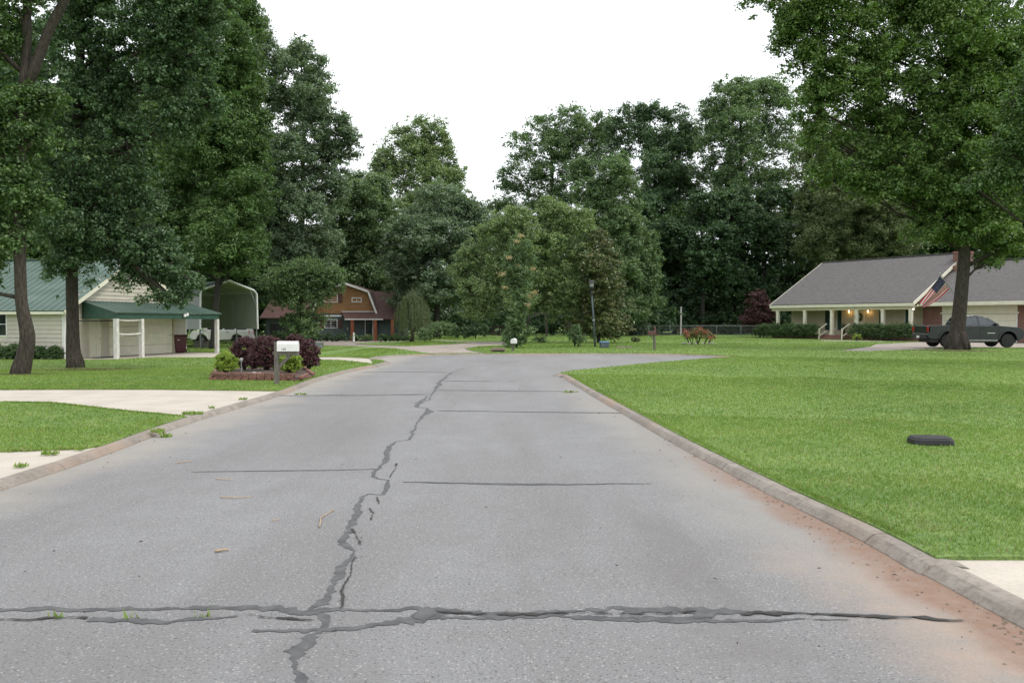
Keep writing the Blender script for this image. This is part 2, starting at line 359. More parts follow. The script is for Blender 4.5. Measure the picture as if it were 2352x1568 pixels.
drives = {
 'driveway_near_left': [V2(-4.8, 5.2), V2(-16, 4.5), V2(-16, 9.0), G2(0, 1036), G2(100, 1032), G2(195, 1029), G2(217, 1025), G2(217, 1025) + V2(.3, 0)],
 'driveway_left': [G2(417, 957), G2(293, 946), G2(195, 935), G2(114, 926), G2(0, 925), V2(-22, 15.6), V2(-22, 18.6), G2(0, 894), G2(120, 893.5), G2(358, 893.5), G2(634, 897), G2(634, 897) + V2(.25, 0), G2(417, 957) + V2(.3, 0)],
 'driveway_garage': [G2(858, 835.5), G2(800, 829), G2(735, 826.5), G2(640, 824), G2(560, 822), G2(490, 821), G2(365, 820.5), G2(266, 825), G2(185, 826.5), V2(-23.9, 43), V2(-20.7, 54), G2(429, 808), G2(513, 810), G2(600, 814), G2(735, 819.5), G2(840, 822), G2(850, 823)],
 'driveway_loop': [G2(985, 811.8), G2(960, 808), G2(893, 799.5), G2(820, 795), G2(735, 793.6), G2(600, 794), G2(600, 781), G2(735, 781), G2(849, 780.5), G2(937, 781.8), G2(1040, 781.8), G2(1090, 784.3), G2(1165, 784.5), G2(1165, 792), G2(1100, 795), G2(1069, 801), G2(1085, 806), G2(1128, 810.8)],
 'driveway_right_house': [G2(1919, 806), G2(2000, 806.5), G2(2120, 802), G2(2180, 799.8), G2(2340, 798.5), G2(2600, 797), G2(2600, 783.5), G2(2352, 784), G2(2114, 785), G2(2012, 790), G2(1998, 795.6), G2(1957, 801)],
 'front_walk': [G2(1885, 780.8), G2(1885, 782.8), G2(2114, 785.0), G2(2114, 783.2)],
 'driveway_near_right': [V2(2.6, -1), V2(14, -1), V2(14, 5.32), G2(2178, 1281, .07), V2(2.6, 5.3)],
}
island = [G2(a, b) for a, b in ((814, 789), (884, 784.8), (937, 783.8), (1040, 783.8), (1083, 786.6), (1034, 790.5), (937, 794.5), (858, 792.5))]
def inside(p, poly):
    x, y = p; c = False; n = len(poly); j = n - 1
    for i in range(n):
        a, b = poly[i], poly[j]
        if (a[1] > y) != (b[1] > y) and x < (b[0] - a[0]) * (y - a[1]) / (b[1] - a[1]) + a[0]: c = not c
        j = i
    return c
random.seed(4)
verts, edges = [], []
def addpoly(P):
    n = len(verts); verts.extend(P); m = len(P)
    edges.extend([(n + i, n + (i + 1) % m) for i in range(m)])
BX0, BX1, BY0, BY1 = -75, 80, -6, 135
addpoly([V2(BX0, BY0 - 2), V2(BX1, BY0 - 2), V2(BX1, BY1), V2(BX0, BY1)])
addpoly(road_poly); addpoly(island)
for P in drives.values(): addpoly(P)
gy = BY0
while gy < BY1 - 1:
    st = 1.2 if gy < 45 else 3.5
    gxx = BX0 + 1
    while gxx < BX1 - 1:
        s2 = st if abs(gxx) < 32 else 4
        verts.append(V2(gxx + random.uniform(-.3, .3) * s2, gy + random.uniform(-.3, .3) * st)); gxx += s2
    gy += st
res = delaunay_2d_cdt(verts, edges, [], 0, 1e-4)
rv, rf = res[0], res[2]
keys = ['lawn', 'road'] + list(drives)
faces = {k: [] for k in keys}
for f in rf:
    c = sum((rv[i] for i in f), Vector((0, 0))) / len(f)
    k = 'lawn'
    if inside(c, road_poly): k = 'road'
    elif not inside(c, island):
        for d, P in drives.items():
            if inside(c, P): k = d; break
    faces[k].append(f)
def soft(x, y): return .025 * math.sin(x * .9 + 1.3 * math.sin(y * .5)) * math.sin(y * .7 + .4)
def region(name, fs, zf, mat, skirt):
    mp_, vs, ff = {}, [], []; cnt = {}
    for f in fs:
        for i in f:
            if i not in mp_: mp_[i] = len(vs); vs.append((rv[i].x, rv[i].y, zf(rv[i].x, rv[i].y)))
        ff.append(tuple(mp_[i] for i in f))
        for a, b in zip(f, f[1:] + f[:1]) if isinstance(f, list) else zip(f, tuple(f[1:]) + (f[0],)):
            e = (min(mp_[a], mp_[b]), max(mp_[a], mp_[b])); cnt[e] = cnt.get(e, 0) + 1
    if skirt:
        for (a, b), n in list(cnt.items()):
            if n == 1:
                k = len(vs); vs += [(vs[a][0], vs[a][1], vs[a][2] - skirt), (vs[b][0], vs[b][1], vs[b][2] - skirt)]; ff.append((a, b, k + 1, k))
    me = bpy.data.meshes.new(name); me.from_pydata(vs, [], ff); me.materials.append(mat)
    o = bpy.data.objects.new(name, me); COL.objects.link(o); o['kind'] = 'structure'; return o
region('lawn', faces['lawn'], lambda x, y: hgt(x, y) + .012, MT['lawn'], .14)
region('road', faces['road'], lambda x, y: 0.0, MT['asphalt'], 0)
for d in drives:
    m_ = MT['concrete_pink'] if d in ('driveway_loop', 'driveway_right_house') else MT['concrete']
    o = region('front_walk' if d == 'front_walk' else 'driveway', faces[d], lambda x, y: hgt(x, y) - .014, m_, .1)
g = MB(); g.quad((-3000, -3000, -.5), (3000, -3000, -.5), (3000, 3000, -.5), (-3000, 3000, -.5)); tag(g.build('ground', MT['lawn']), kind='structure')
# kerbs: rolled concrete profile swept along the road edge
def kerb(line, side, wd=.30, top=.15):
    prof = [(-.02, -.08), (-.02, .068), (.02, .073), (top, .066), (top + .03, .045), (wd, .008), (wd + .01, -.03)]
    L = [Vector((p.x, p.y, 0)) for p in line]; vs, fs = [], []
    # resample
    R = [L[0]]
    for a, b in zip(L, L[1:]):
        n = max(1, int((b - a).length / .35))
        for k in range(1, n + 1): R.append(a + (b - a) * k / n)
    n = len(prof)
    for i, p in enumerate(R):
        d = (R[min(i + 1, len(R) - 1)] - R[max(i - 1, 0)]).normalized(); nrm = Vector((d.y, -d.x, 0)) * side
        j = random.uniform(-.005, .005)
        for q, z in prof: vs.append(p + nrm * (q + (j if q > .1 else 0)) + Vector((0, 0, z + random.uniform(-.0015, .0015))))
    for i in range(len(R) - 1):
        for k in range(n - 1): fs.append((i * n + k, i * n + k + 1, (i + 1) * n + k + 1, (i + 1) * n + k))
    b = MB().add(vs, fs)
    return tag(b.build('kerb', MT['kerb'], smooth=False), kind='structure')
kerb(left_edge, 1, .17, .10); kerb(corner_l, 1, .22, .1); kerb(far_edge, 1, .16, .08)
kerb(right_edge, -1, .17, .10); kerb(corner_r, -1, .24, .1)

# tar crack sealer and open cracks, 4 mm above the asphalt
def vz(ox, oy, s): return lambda x, y: ((ox + x / s) / 1.306, (oy + y / s) / 1.306)
def ribbon(b, pts, mode, lift=.004, rough=.3, wk=1.0):
    W = []
    for px, py, wpx in pts:
        p = gnd(px, py, 0); Yd = p.y
        wd = wpx * Yd / F if mode == 'h' else wpx * Yd * Yd / (F * CAMH)
        W.append((p, max(wd * wk, .012 if Yd < 9 else .03 if mode == 'h' else .014)))
    R = []
    for (p, a), (q, c) in zip(W, W[1:]):
        n = max(2, int((q - p).length / (.024 if p.y < 8 else .08)))
        for k in range(n):
            t = k / n; R.append((p.lerp(q, t), a + (c - a) * t))
    R.append(W[-1]); vs, fs = [], []
    jl = jr = jc = 0
    for i, (p, wd) in enumerate(R):
        d = (R[min(i + 2, len(R) - 1)][0] - R[max(i - 2, 0)][0])
        d = d.normalized() if d.length > 1e-6 else Vector((0, 1, 0))
        n = Vector((d.y, -d.x, 0)); jl = jl * .7 + random.gauss(0, rough * .5); jr = jr * .7 + random.gauss(0, rough * .5); jc = jc * .8 + random.gauss(0, rough * .35)
        vs += [p + n * wd * (-.5 + jl + jc), p + n * wd * (.5 + jr + jc)]
    vs = [(v.x, v.y, lift) for v in vs]
    fs = [(2 * i, 2 * i + 1, 2 * i + 3, 2 * i + 2) for i in range(len(R) - 1)]
    b.add(vs, fs)
random.seed(11)
z7 = vz(780, 1300, 2.097); z1_ = vz(900, 1000, 1.809)
def conv(zf, L, ws): return [(*zf(x, y), w_ / ws) for x, y, w_ in L]
main_a = conv(z1_, [(1450, 115, 3), (1200, 148, 4), (1050, 168, 5), (930, 182, 5), (850, 200, 6), (800, 225, 9), (780, 245, 16), (755, 270, 16), (740, 300, 14), (715, 330, 8), (700, 360, 4)], 2.36)
main_b = conv(z1_, [(690, 340, 10), (660, 375, 24), (635, 400, 14), (690, 405, 12), (685, 425, 22), (665, 445, 12), (640, 485, 8)], 2.36)
main_c = conv(z7, [(968, 0, 12), (935, 40, 14), (850, 52, 10), (825, 75, 26), (790, 150, 34), (765, 190, 34), (722, 235, 30), (718, 270, 34), (745, 283, 18), (815, 292, 20), (800, 340, 40), (785, 385, 26), (740, 385, 16), (680, 380, 16), (655, 395, 30), (615, 455, 44), (615, 520, 46), (575, 575, 48), (535, 640, 50), (525, 695, 50), (555, 720, 34), (590, 745, 26), (585, 775, 30), (545, 800, 34), (505, 840, 50), (500, 890, 50), (460, 935, 44), (430, 975, 60), (415, 1030, 80), (385, 1070, 80), (330, 1108, 50), (370, 1130, 60), (400, 1170, 60), (385, 1210, 60), (310, 1250, 70), (290, 1320, 80), (230, 1370, 90), (215, 1420, 60), (245, 1470, 60), (260, 1530, 80), (270, 1600, 90)], 2.74)
b = MB(); ribbon(b, main_a, 'h', .0020, .5); ribbon(b, main_b, 'h', .0024, .5); ribbon(b, main_c, 'h', .0028, .33, .98)
ribbon(b, [(x, y, 3) for x, y, w_ in main_a[6:] + main_b[1:] + [main_c[1]]], 'h', .0016, .6)
tag(b.build('crack_sealer', MT['tar']), kind='structure')
b = MB()
T = [[(-60, 1399, 7), (0, 1398, 7), (250, 1397, 7), (500, 1396, 8), (640, 1399, 10), (715, 1407, 9), (760, 1402, 8), (900, 1400, 6), (960, 1400, 9), (1040, 1407, 10), (1200, 1410, 8), (1330, 1404, 9), (1420, 1400, 10), (1520, 1402, 8), (1600, 1401, 13), (1700, 1405, 7), (1900, 1411, 6), (2050, 1415, 4), (2130, 1418, 3)],
     [(580, 1447, 9), (700, 1447, 10), (800, 1441, 11), (900, 1430, 11), (1000, 1417, 14), (1100, 1421, 10), (1250, 1417, 10), (1400, 1422, 9), (1550, 1417, 10), (1650, 1425, 12), (1720, 1425, 7), (1850, 1420, 5), (1950, 1424, 3)],
     [(205, 1422, 9), (300, 1424, 9), (380, 1426, 10), (450, 1421, 8), (545, 1414, 3)],
     [(440, 1084, .8), (620, 1081, 1.6), (760, 1080, 2.2), (862, 1078, 3)], [(925, 1107, 2), (1100, 1110, 4), (1300, 1112, 4), (1495, 1110, 2)],
     [(610, 909, 2), (820, 908, 2), (985, 905, 1.5)], [(1006, 896, 1), (1180, 898, 1.5), (1330, 899, 1.5)], [(1006, 943, 1), (1210, 946, 1.6), (1430, 948, 1.4)],
     [(830, 855, .8), (940, 854, .8), (1028, 855, .7)], [(1019, 875, .7), (1180, 876, .7)], [(1430, 1407, 20), (1470, 1412, 18)], [(960, 1404, 22), (1000, 1412, 22)], [(1600, 1408, 22), (1640, 1416, 16)]]
for i, L in enumerate(T): ribbon(b, L, 'v', .0032 + i * .0002, .32, .95 if i < 3 or i > 9 else .6)
tag(b.build('crack_sealer', MT['tar']), kind='structure')
b = MB()
H = [conv(z7, [(500, 1100, 3), (530, 1040, 3), (520, 1000, 3), (530, 940, 3), (575, 890, 4), (590, 820, 3), (610, 780, 3), (645, 778, 2)], 2.74), conv(z7, [(690, 470, 2), (710, 500, 3), (692, 545, 2)], 2.74), conv(z7, [(740, 400, 2), (748, 440, 2)], 2.74),
     conv(z7, [(580, 600, 3), (610, 650, 3), (640, 700, 2)], 2.74), conv(z7, [(480, 1240, 3), (400, 1260, 4), (350, 1290, 2)], 2.74), conv(z7, [(810, 280, 2), (845, 230, 3), (870, 190, 1)], 2.74)]
for i, L in enumerate(H): ribbon(b, L, 'h', .0062 + i * .0002, .6, .45)
for i, L in enumerate([[(540, 1412, 2), (640, 1420, 2), (720, 1424, 2)], [(0, 1424, 2.5), (90, 1422, 2), (200, 1421, 2)], [(1000, 1405, 2.5), (1150, 1413, 3), (1300, 1408, 2.5), (1450, 1412, 3), (1600, 1405, 2)], [(1700, 1409, 3), (1900, 1413, 3), (2100, 1420, 3), (2250, 1428, 2)]]): ribbon(b, L, 'v', .0078 + i * .0002, .8)
tag(b.build('open_crack', MT['hair']), kind='structure')
# twigs lying on the road
def twig(pts, r, label):
    P = [gnd(x, y, .012) for x, y in pts]; Q = []
    for p, q in zip(P, P[1:]):
        for k in range(3): Q.append(p.lerp(q, k / 3) + Vector((random.uniform(-r, r), random.uniform(-r, r), random.uniform(0, r * .4))))
    Q.append(P[-1]); R = [r * (1 - .5 * i / len(Q)) for i in range(len(Q))]
    o = MB().tube(Q, R, 6).build('twig', MT['twig'], smooth=True); tag(o, label, 'twig', 'twigs fallen on the road')
twig([(734, 1209), (737, 1188), (768, 1169)], .006, 'pale bent twig lying beside the tarred crack in the road')
twig([(492, 1265), (525, 1262)], .011, 'short thick straw coloured stick on the near left of the road')
twig([(505, 1141), (550, 1142), (582, 1139)], .006, 'long thin straight brown twig on the left half of the road')
twig([(405, 1062), (440, 1058)], .006, 'thin dark twig farthest up the left side of the road')
twig([(495, 1099), (535, 1101)], .005, 'curved thin brown twig between two other twigs on the road')
twig([(622, 1195), (643, 1192)], .005, 'tiny brown twig lying left of the pale bent twig')

# grit washed against the right kerb
gm = MB(); rg_ = random.Random(6)
for i in range(450):
    t = rg_.random() ** 1.5; Yg = 2.6 + t * 9; xk = 3.12 - .0585 * Yg - .10 - abs(rg_.gauss(0, .16)); s = rg_.uniform(.003, .009) * (1 + t * .5)
    gm.add([(xk + rg_.uniform(-s, s) + a * s, Yg + b_ * s, z) for a, b_, z in ((-1, -1, 0), (1, -1, 0), (1, 1, 0), (-1, 1, 0), (rg_.uniform(-.4, .4), rg_.uniform(-.4, .4), s * 1.1))], [(0, 1, 4), (1, 2, 4), (2, 3, 4), (3, 0, 4)])
tag(gm.build('grit', MT['drain']), 'loose grit washed along the right kerb', kind='stuff')
# leaf scraps scattered on the road
dm = MB()
for i in range(170):
    yy = 3.0 + rg_.random() ** 1.6 * 22; xx = rg_.uniform(-5.0, 2.9 - .0585 * yy) if rg_.random() < .5 else (rg_.choice((-5.1 + abs(rg_.gauss(0, .4)), 2.95 - .0585 * yy - abs(rg_.gauss(0, .35)))))
    s = rg_.uniform(.008, .022); a = rg_.uniform(0, 6.28); c_, s_ = math.cos(a) * s, math.sin(a) * s
    dm.add([(xx - c_, yy - s_, .02), (xx + s_ * .4, yy - c_ * .4, .028), (xx + c_, yy + s_, .021), (xx - s_ * .4, yy + c_ * .4, .026)], [(0, 1, 2, 3)])
tag(dm.build('leaf_litter', MT['mulch']), 'dry leaf scraps scattered over the road', kind='stuff')
# grass blades
def fast_mesh(name, V, nper, attrs, mat):
    nf = len(V) // nper
    me = bpy.data.meshes.new(name); me.vertices.add(len(V)); me.vertices.foreach_set('co', V.astype(np.float32).ravel())
    me.loops.add(len(V)); me.loops.foreach_set('vertex_index', np.arange(len(V), dtype=np.int32))
    me.polygons.add(nf); me.polygons.foreach_set('loop_start', np.arange(nf, dtype=np.int32) * nper)
    try: me.polygons.foreach_set('loop_total', np.full(nf, nper, dtype=np.int32))
    except Exception: pass
    for k, a in attrs.items():
        at_ = me.attributes.new(k, 'FLOAT', 'FACE'); at_.data.foreach_set('value', a.astype(np.float32))
    me.materials.append(mat); me.update(calc_edges=True); me.validate(verbose=False)
    o = bpy.data.objects.new(name, me); COL.objects.link(o); return o
rng = np.random.default_rng(5)
HV = np.vectorize(hgt)
pts = []
for f in faces['lawn']:
    a, b_, c = [np.array(rv[i]) for i in f]; m_ = (a + b_ + c) / 3
    d = math.hypot(m_[0], m_[1])
    if m_[1] < 3.5 or d > 85 or abs(m_[0]) > .66 * m_[1] + 2.5: continue
    ar = abs(np.cross(b_ - a, c - a)) / 2
    den = 2600 if d < 9 else 1500 if d < 14 else 700 if d < 24 else 260 if d < 38 else 90 if d < 60 else 35
    n = rng.poisson(ar * den)
    if n == 0: continue
    r1, r2 = rng.random(n), rng.random(n); s_ = np.sqrt(r1)
    pts.append((1 - s_)[:, None] * a + (s_ * (1 - r2))[:, None] * b_ + (s_ * r2)[:, None] * c)
# tufts that overhang kerbs and joints
def line_tufts(line, n, spread):
    out = []
    for _ in range(n):
        i = rng.integers(0, len(line) - 1); t = rng.random(); p = line[i] * (1 - t) + line[i + 1] * t
        out.append((p[0] + rng.normal(0, spread), p[1] + rng.normal(0, spread)))
    return np.array(out)
pts.append(line_tufts([np.array(p) for p in right_edge[16:]], 5000, .02) + np.array([.06, 0]))
pts.append(line_tufts([np.array(p) for p in far_edge], 2500, .05) + np.array([0, .05]))
for L, n in ((drives['driveway_left'][0:5], 3000), (drives['driveway_near_left'][3:6], 250), (drives['driveway_left'][7:11], 900)):
    pts.append(line_tufts([np.array(p) for p in L], n, .03))
pts = np.concatenate(pts)
def blades(pts, hh, name, wmul=1.0):
    n = len(pts); d = np.hypot(pts[:, 0], pts[:, 1]); z = HV(pts[:, 0], pts[:, 1])
    wd = .0055 * np.maximum(1, d / 6) * rng.uniform(.7, 1.4, n) * wmul; ht = hh * rng.uniform(.5, 1.25, n)
    th = rng.uniform(0, 2 * np.pi, n); lean = rng.uniform(.15, .9, n) * ht; la = rng.uniform(0, 2 * np.pi, n)
    V = np.zeros((n, 3, 3)); base = np.stack([pts[:, 0], pts[:, 1], z], 1)
    off = np.stack([np.cos(th) * wd, np.sin(th) * wd, np.zeros(n)], 1)
    V[:, 0] = base - off; V[:, 1] = base + off; V[:, 2] = base + np.stack([np.cos(la) * lean, np.sin(la) * lean, ht], 1)
    o = fast_mesh(name, V.reshape(-1, 3), 3, {'tint': rng.random(n), 'tone': rng.random(n)}, MT['blades']); return o
tag(blades(pts, .038, 'grass'), kind='stuff')
# weeds in the kerb joints and road cracks
wp = []
for px, py, r, n in ((22, 1086, .05, 35), (160, 1046, .04, 25), (205, 1029, .04, 25), (350, 1003, .10, 160), (425, 960, .12, 160), (545, 925, .06, 30), (690, 906, .10, 25), (1310, 901, .10, 25), (1578, 1008, .14, 160), (1560, 985, .05, 60), (1325, 853, .12, 80), (130, 1419, .03, 9), (300, 1420, .03, 8), (465, 1414, .03, 9), (90, 1056, .07, 80), (470, 946, .05, 20)):
    c = gnd(px, py, 0); c.x += .13 if px < 600 and py < 1100 else 0; th = rng.uniform(0, 6.28, n); rr = np.sqrt(rng.random(n)) * r
    wp.append(np.stack([c.x + np.cos(th) * rr * 1.5, c.y + np.sin(th) * rr], 1))
wp = np.concatenate(wp); o = blades(wp, .05, 'weeds', 1.2)
mv = np.zeros(len(o.data.vertices) * 3, np.float32); o.data.vertices.foreach_get('co', mv); mv = mv.reshape(-1, 3)
mv[:, 2] -= np.where(np.abs(mv[:, 0] + .9) < 5.6, .07, 0) * (mv[:, 0] > -5) ; o.data.vertices.foreach_set('co', mv.ravel()); tag(o, kind='stuff')
# ---------------------------------------------------------------- foliage
LM = {
 'oak': leafmat('leaf_dark_oak', (.048, .098, .036), (.100, .178, .056), (.165, .25, .09)),
 'hick': leafmat('leaf_bluish_green', (.045, .095, .045), (.095, .170, .080), (.17, .25, .13)),
 'fresh': leafmat('leaf_fresh_green', (.050, .108, .034), (.098, .175, .052), (.165, .25, .09)),
 'grey': leafmat('leaf_grey_green', (.095, .155, .088), (.17, .24, .145), (.27, .35, .24)),
 'yel': leafmat('leaf_yellow_green', (.125, .195, .078), (.21, .295, .12), (.31, .39, .20)),
 'mid': leafmat('leaf_mid_green', (.082, .150, .066), (.15, .235, .10), (.235, .32, .165)),
 'deep': leafmat('leaf_deep_green', (.034, .078, .036), (.072, .132, .062), (.12, .19, .09)),
 'mag': leafmat('leaf_magnolia', (.048, .098, .030), (.115, .140, .045), (.20, .185, .08), .3, .1),
 'oliv': leafmat('leaf_olive_brown', (.085, .120, .05), (.145, .19, .082), (.22, .25, .13)),
 'maple': leafmat('leaf_maple', (.062, .132, .036), (.135, .225, .058), (.22, .31, .10)),
 'purple': leafmat('leaf_purple', (.040, .018, .022), (.085, .032, .040), (.17, .075, .085)),
 'box': leafmat('leaf_boxwood', (.14, .22, .022), (.26, .37, .045), (.38, .50, .10)),
 'hedge': leafmat('leaf_hedge', (.035, .080, .026), (.070, .135, .042), (.13, .20, .08)),
 'weep': leafmat('leaf_weeping_grey', (0.102, 0.138, 0.072), (0.145, 0.181, 0.102), (0.232, 0.261, 0.174)),
 'blossom': leafmat('blossom_peach', (.42, .32, .19), (.48, .38, .24), (.52, .44, .30), .6),
 'pink': leafmat('blossom_pink', (.34, .09, .09), (.42, .14, .12), (.40, .22, .14), .6),
 'rose': leafmat('leaf_reddish', (.10, .13, .045), (.17, .17, .065), (.28, .20, .09)),
 'clearing_light': leafmat('leaf_clearing_light', (.13, .20, .05), (.22, .30, .08), (.32, .38, .14)),  # the clearing's light is put into this brighter leaf colour
}
def leafcloud(name, P, N, size, mat, rng, parent=None, up=.6, outw=.7, aspect=.55, tone=None, droop=0):
    """P leaf positions, N outward directions"""
    n = len(P)
    nr = rng.normal(size=(n, 3)) * .5 + N * outw + np.array([0, 0, up]); nr /= np.linalg.norm(nr, axis=1)[:, None] + 1e-9
    t = rng.normal(size=(n, 3)) + N * .6; t[:, 2] -= droop
    t -= nr * (t * nr).sum(1)[:, None]; t /= np.linalg.norm(t, axis=1)[:, None] + 1e-9
    b_ = np.cross(nr, t); L = size * rng.uniform(.6, 1.25, n)[:, None]
    V = np.zeros((n, 4, 3)); V[:, 0] = P - t * L * .5; V[:, 2] = P + t * L * .5 - nr * L * .08
    V[:, 1] = P + b_ * L * aspect * .5 + t * L * .05; V[:, 3] = P - b_ * L * aspect * .5 + t * L * .05
    tone = rng.random(n) if tone is None else tone
    o = fast_mesh(name, V.reshape(-1, 3), 4, {'tint': rng.random(n) ** 2.6, 'tone': np.clip(tone, 0, 1)}, mat)
    if parent: o.parent = parent
    return o
def clumps(blobs, size, cover, rng, sub=(.5, 1.5), flat=.75, inner=.2, sprig=.6):
    """blobs: (centre, (rx,ry,rz)) -> leaf positions, outward dirs, tones, subclump centres"""
    C, R, Bi = [], [], []
    for i, (c, r) in enumerate(blobs):
        c = np.array(c); r = np.array(r); m = float(min(r)); rs0 = np.clip(m * .27, sub[0] * .8, sub[1] * .75)
        k = int(max(7, 1.55 * (r[0] * r[2] + r[0] * r[1] + r[1] * r[2]) / 3 * 4 * math.pi * .5 / (math.pi * rs0 ** 2)))
        d = rng.normal(size=(k, 3)); d /= np.linalg.norm(d, axis=1)[:, None]; d[:, 2] = np.where(d[:, 2] < -.75, -d[:, 2], d[:, 2])
        u = rng.uniform(inner, 1.0, k) ** .5
        C.append(c + d * r * u[:, None] * .93); R.append(rs0 * rng.uniform(.45, 1.35, k)); Bi += [i] * k
        k2 = int(k * sprig); d = rng.normal(size=(k2, 3)); d /= np.linalg.norm(d, axis=1)[:, None] + 1e-9; d[:, 2] = np.where((d[:, 2] < -.3) & (rng.random(k2) < .5), -d[:, 2], d[:, 2])
        C.append(c + d * r * rng.uniform(.95, 1.28, k2)[:, None]); R.append(rs0 * rng.uniform(.25, .6, k2)); Bi += [i] * k2
    C = np.concatenate(C); R = np.concatenate(R)
    area = size * size * .55 * .5
    cnt = np.maximum(8, cover * math.pi * R * R / area).astype(int)
    idx = np.repeat(np.arange(len(C)), cnt); n = len(idx)
    d = rng.normal(size=(n, 3)); d /= np.linalg.norm(d, axis=1)[:, None]
    d[:, 2] = np.where((d[:, 2] < 0) & (rng.random(n) < .3), -d[:, 2], d[:, 2])
    rr = rng.random(n) ** .6 * (1 + np.abs(rng.normal(size=n)) * .28)
    P = C[idx] + d * (R[idx] * rr)[:, None] * np.array([1, 1, flat])
    ct = rng.random(len(C)) ** 1.35; tone = ct[idx] * .85 + rng.random(n) * .15
    return P, d, tone, C, np.array(Bi), R
def px_blobs(L, Y, rng, jy=.35, zf=1.0):
    out = []
    for px, py, rx, ry in L:
        s = Y / F; r = rx * s; yy = Y + rng.uniform(-1, 1) * r * jy
        p = at(px, py, yy); out.append(((p.x, p.y, p.z), (r, r * .95, ry * s)))
    return out
TREES = []
def tree(name, label, base_px, Y, trunk, blobs, lm, size, cover=2.6, seed=1, bark='bark_dark', cat='tree', group=None, sub=(.5, 1.5), limbs=True, jy=.35, basey=None, up=.6, outw=.7, aspect=.55, droop=0, extra=None, fill=True, minz=2.5):
    """trunk: list of (px, py, width_px) above the base, in the tree's own plane at distance Y"""
    rng = np.random.default_rng(seed); rnd = random.Random(seed)
    B = gx(base_px, Y)
    root = empty(name, B, 0, label, cat, group)
    T = [at(px, py, Y) for px, py, _ in trunk]; W = [w_ * Y / F / 2 * .88 for *_, w_ in trunk]
    T[0].z = B.z - .1; T[0].x = B.x
    w0 = W[0]
    P2 = cat_rom(T, 4); R2 = [np.interp(i / 4, range(len(W)), W) for i in range(len(P2))]
    mb = MB(); mb.tube([p - B for p in P2], R2, 12)
    for k in range(6):                                  # root flare
        a = k * 1.05 + rnd.random(); d = Vector((math.cos(a), math.sin(a), 0))
        mb.tube([T[0] - B + d * w0 * .35 + Vector((0, 0, w0 * 2.2)), T[0] - B + d * w0 * .8 + Vector((0, 0, w0 * .8 + .05)), T[0] - B + d * w0 * 1.12 + Vector((0, 0, -.02))], [w0 * .3, w0 * .3, w0 * .12], 6)
    bl = px_blobs(blobs, Y, rng, jy)
    nb = len(bl); size *= .84
    for i in range(nb):
        ds = sorted(range(nb), key=lambda j: (bl[j][0][0] - bl[i][0][0]) ** 2 + (bl[j][0][2] - bl[i][0][2]) ** 2)[1:3]
        for j in ds:
            if rng.random() < .5:
                t = rng.uniform(.3, .7); c_ = [bl[i][0][q] * t + bl[j][0][q] * (1 - t) for q in range(3)]; r_ = [(bl[i][1][q] + bl[j][1][q]) * .5 * rng.uniform(.55, .8) for q in range(3)]
                c_[1] += rng.uniform(-.6, .6) * r_[0]; bl.append((tuple(c_), tuple(r_)))
    if fill:
        zs = [c[2] for c, r in bl]; mr_ = sum(r[0] for c, r in bl) / nb; z = min(zs) + .1 * (max(zs) - min(zs))
        while z < min(max(zs), P2[-1].z):
            q = min(P2, key=lambda p: abs(p.z - z)); bl.append(((q.x + rng.uniform(-.4, .4) * mr_, Y - rng.uniform(.2, .9) * mr_, z), (mr_ * .6, mr_ * .55, mr_ * .5))); z += mr_ * .75
    P, N, tone, C, Bi, R = clumps(bl, size, cover * 1.0, rng, sub)
    if limbs:
        for i, (c, r) in enumerate(bl[:nb]):
            c = Vector(c); hd = math.hypot(c.x - B.x, c.y - B.y)
            zt = min(max(c.z - hd * .42 - .4, B.z + minz), P2[-1].z - .2)
            j = min(range(len(P2)), key=lambda q: abs(P2[q].z - zt)); s0 = P2[j]
            mid = s0.lerp(c, .5) + Vector((rnd.uniform(-.4, .4), rnd.uniform(-.4, .4), -.06 * hd + rnd.uniform(0, .5)))
            rr = max(.035, min(R2[j] * .5, .05 + r[0] * .03))
            mb.tube([s0 - B, mid - B, c - B], [rr, rr * .7, rr * .4], 6)
            own = [q for q in range(len(C)) if Bi[q] == i]; rnd.shuffle(own)
            for q in own[:9]:
                t = Vector(C[q]); m2 = c.lerp(t, .5) + Vector((rnd.uniform(-.3, .3), rnd.uniform(-.3, .3), rnd.uniform(-.1, .4)))
                mb.tube([mid - B if rnd.random() < .3 else c - B, m2 - B, t - B], [rr * .4, rr * .28, rr * .12], 4, cap=False)
    mb.build('trunk', MT[bark], root, smooth=True)
    o = leafcloud('crown', P - np.array(B), N, size, LM[lm], rng, root, up, outw, aspect, tone, droop)
    if extra: extra(root, B, rng)
    TREES.append(root); return root
def straight(px, y0, y1, w0, w1, lean=0, wob=4, seed=0):
    r = random.Random(seed); out = []
    for i in range(6):
        t = i / 5; out.append((px + lean * t + (r.uniform(-wob, wob) if 0 < i else 0), y0 + (y1 - y0) * t, w0 + (w1 - w0) * t ** .7))
    return out

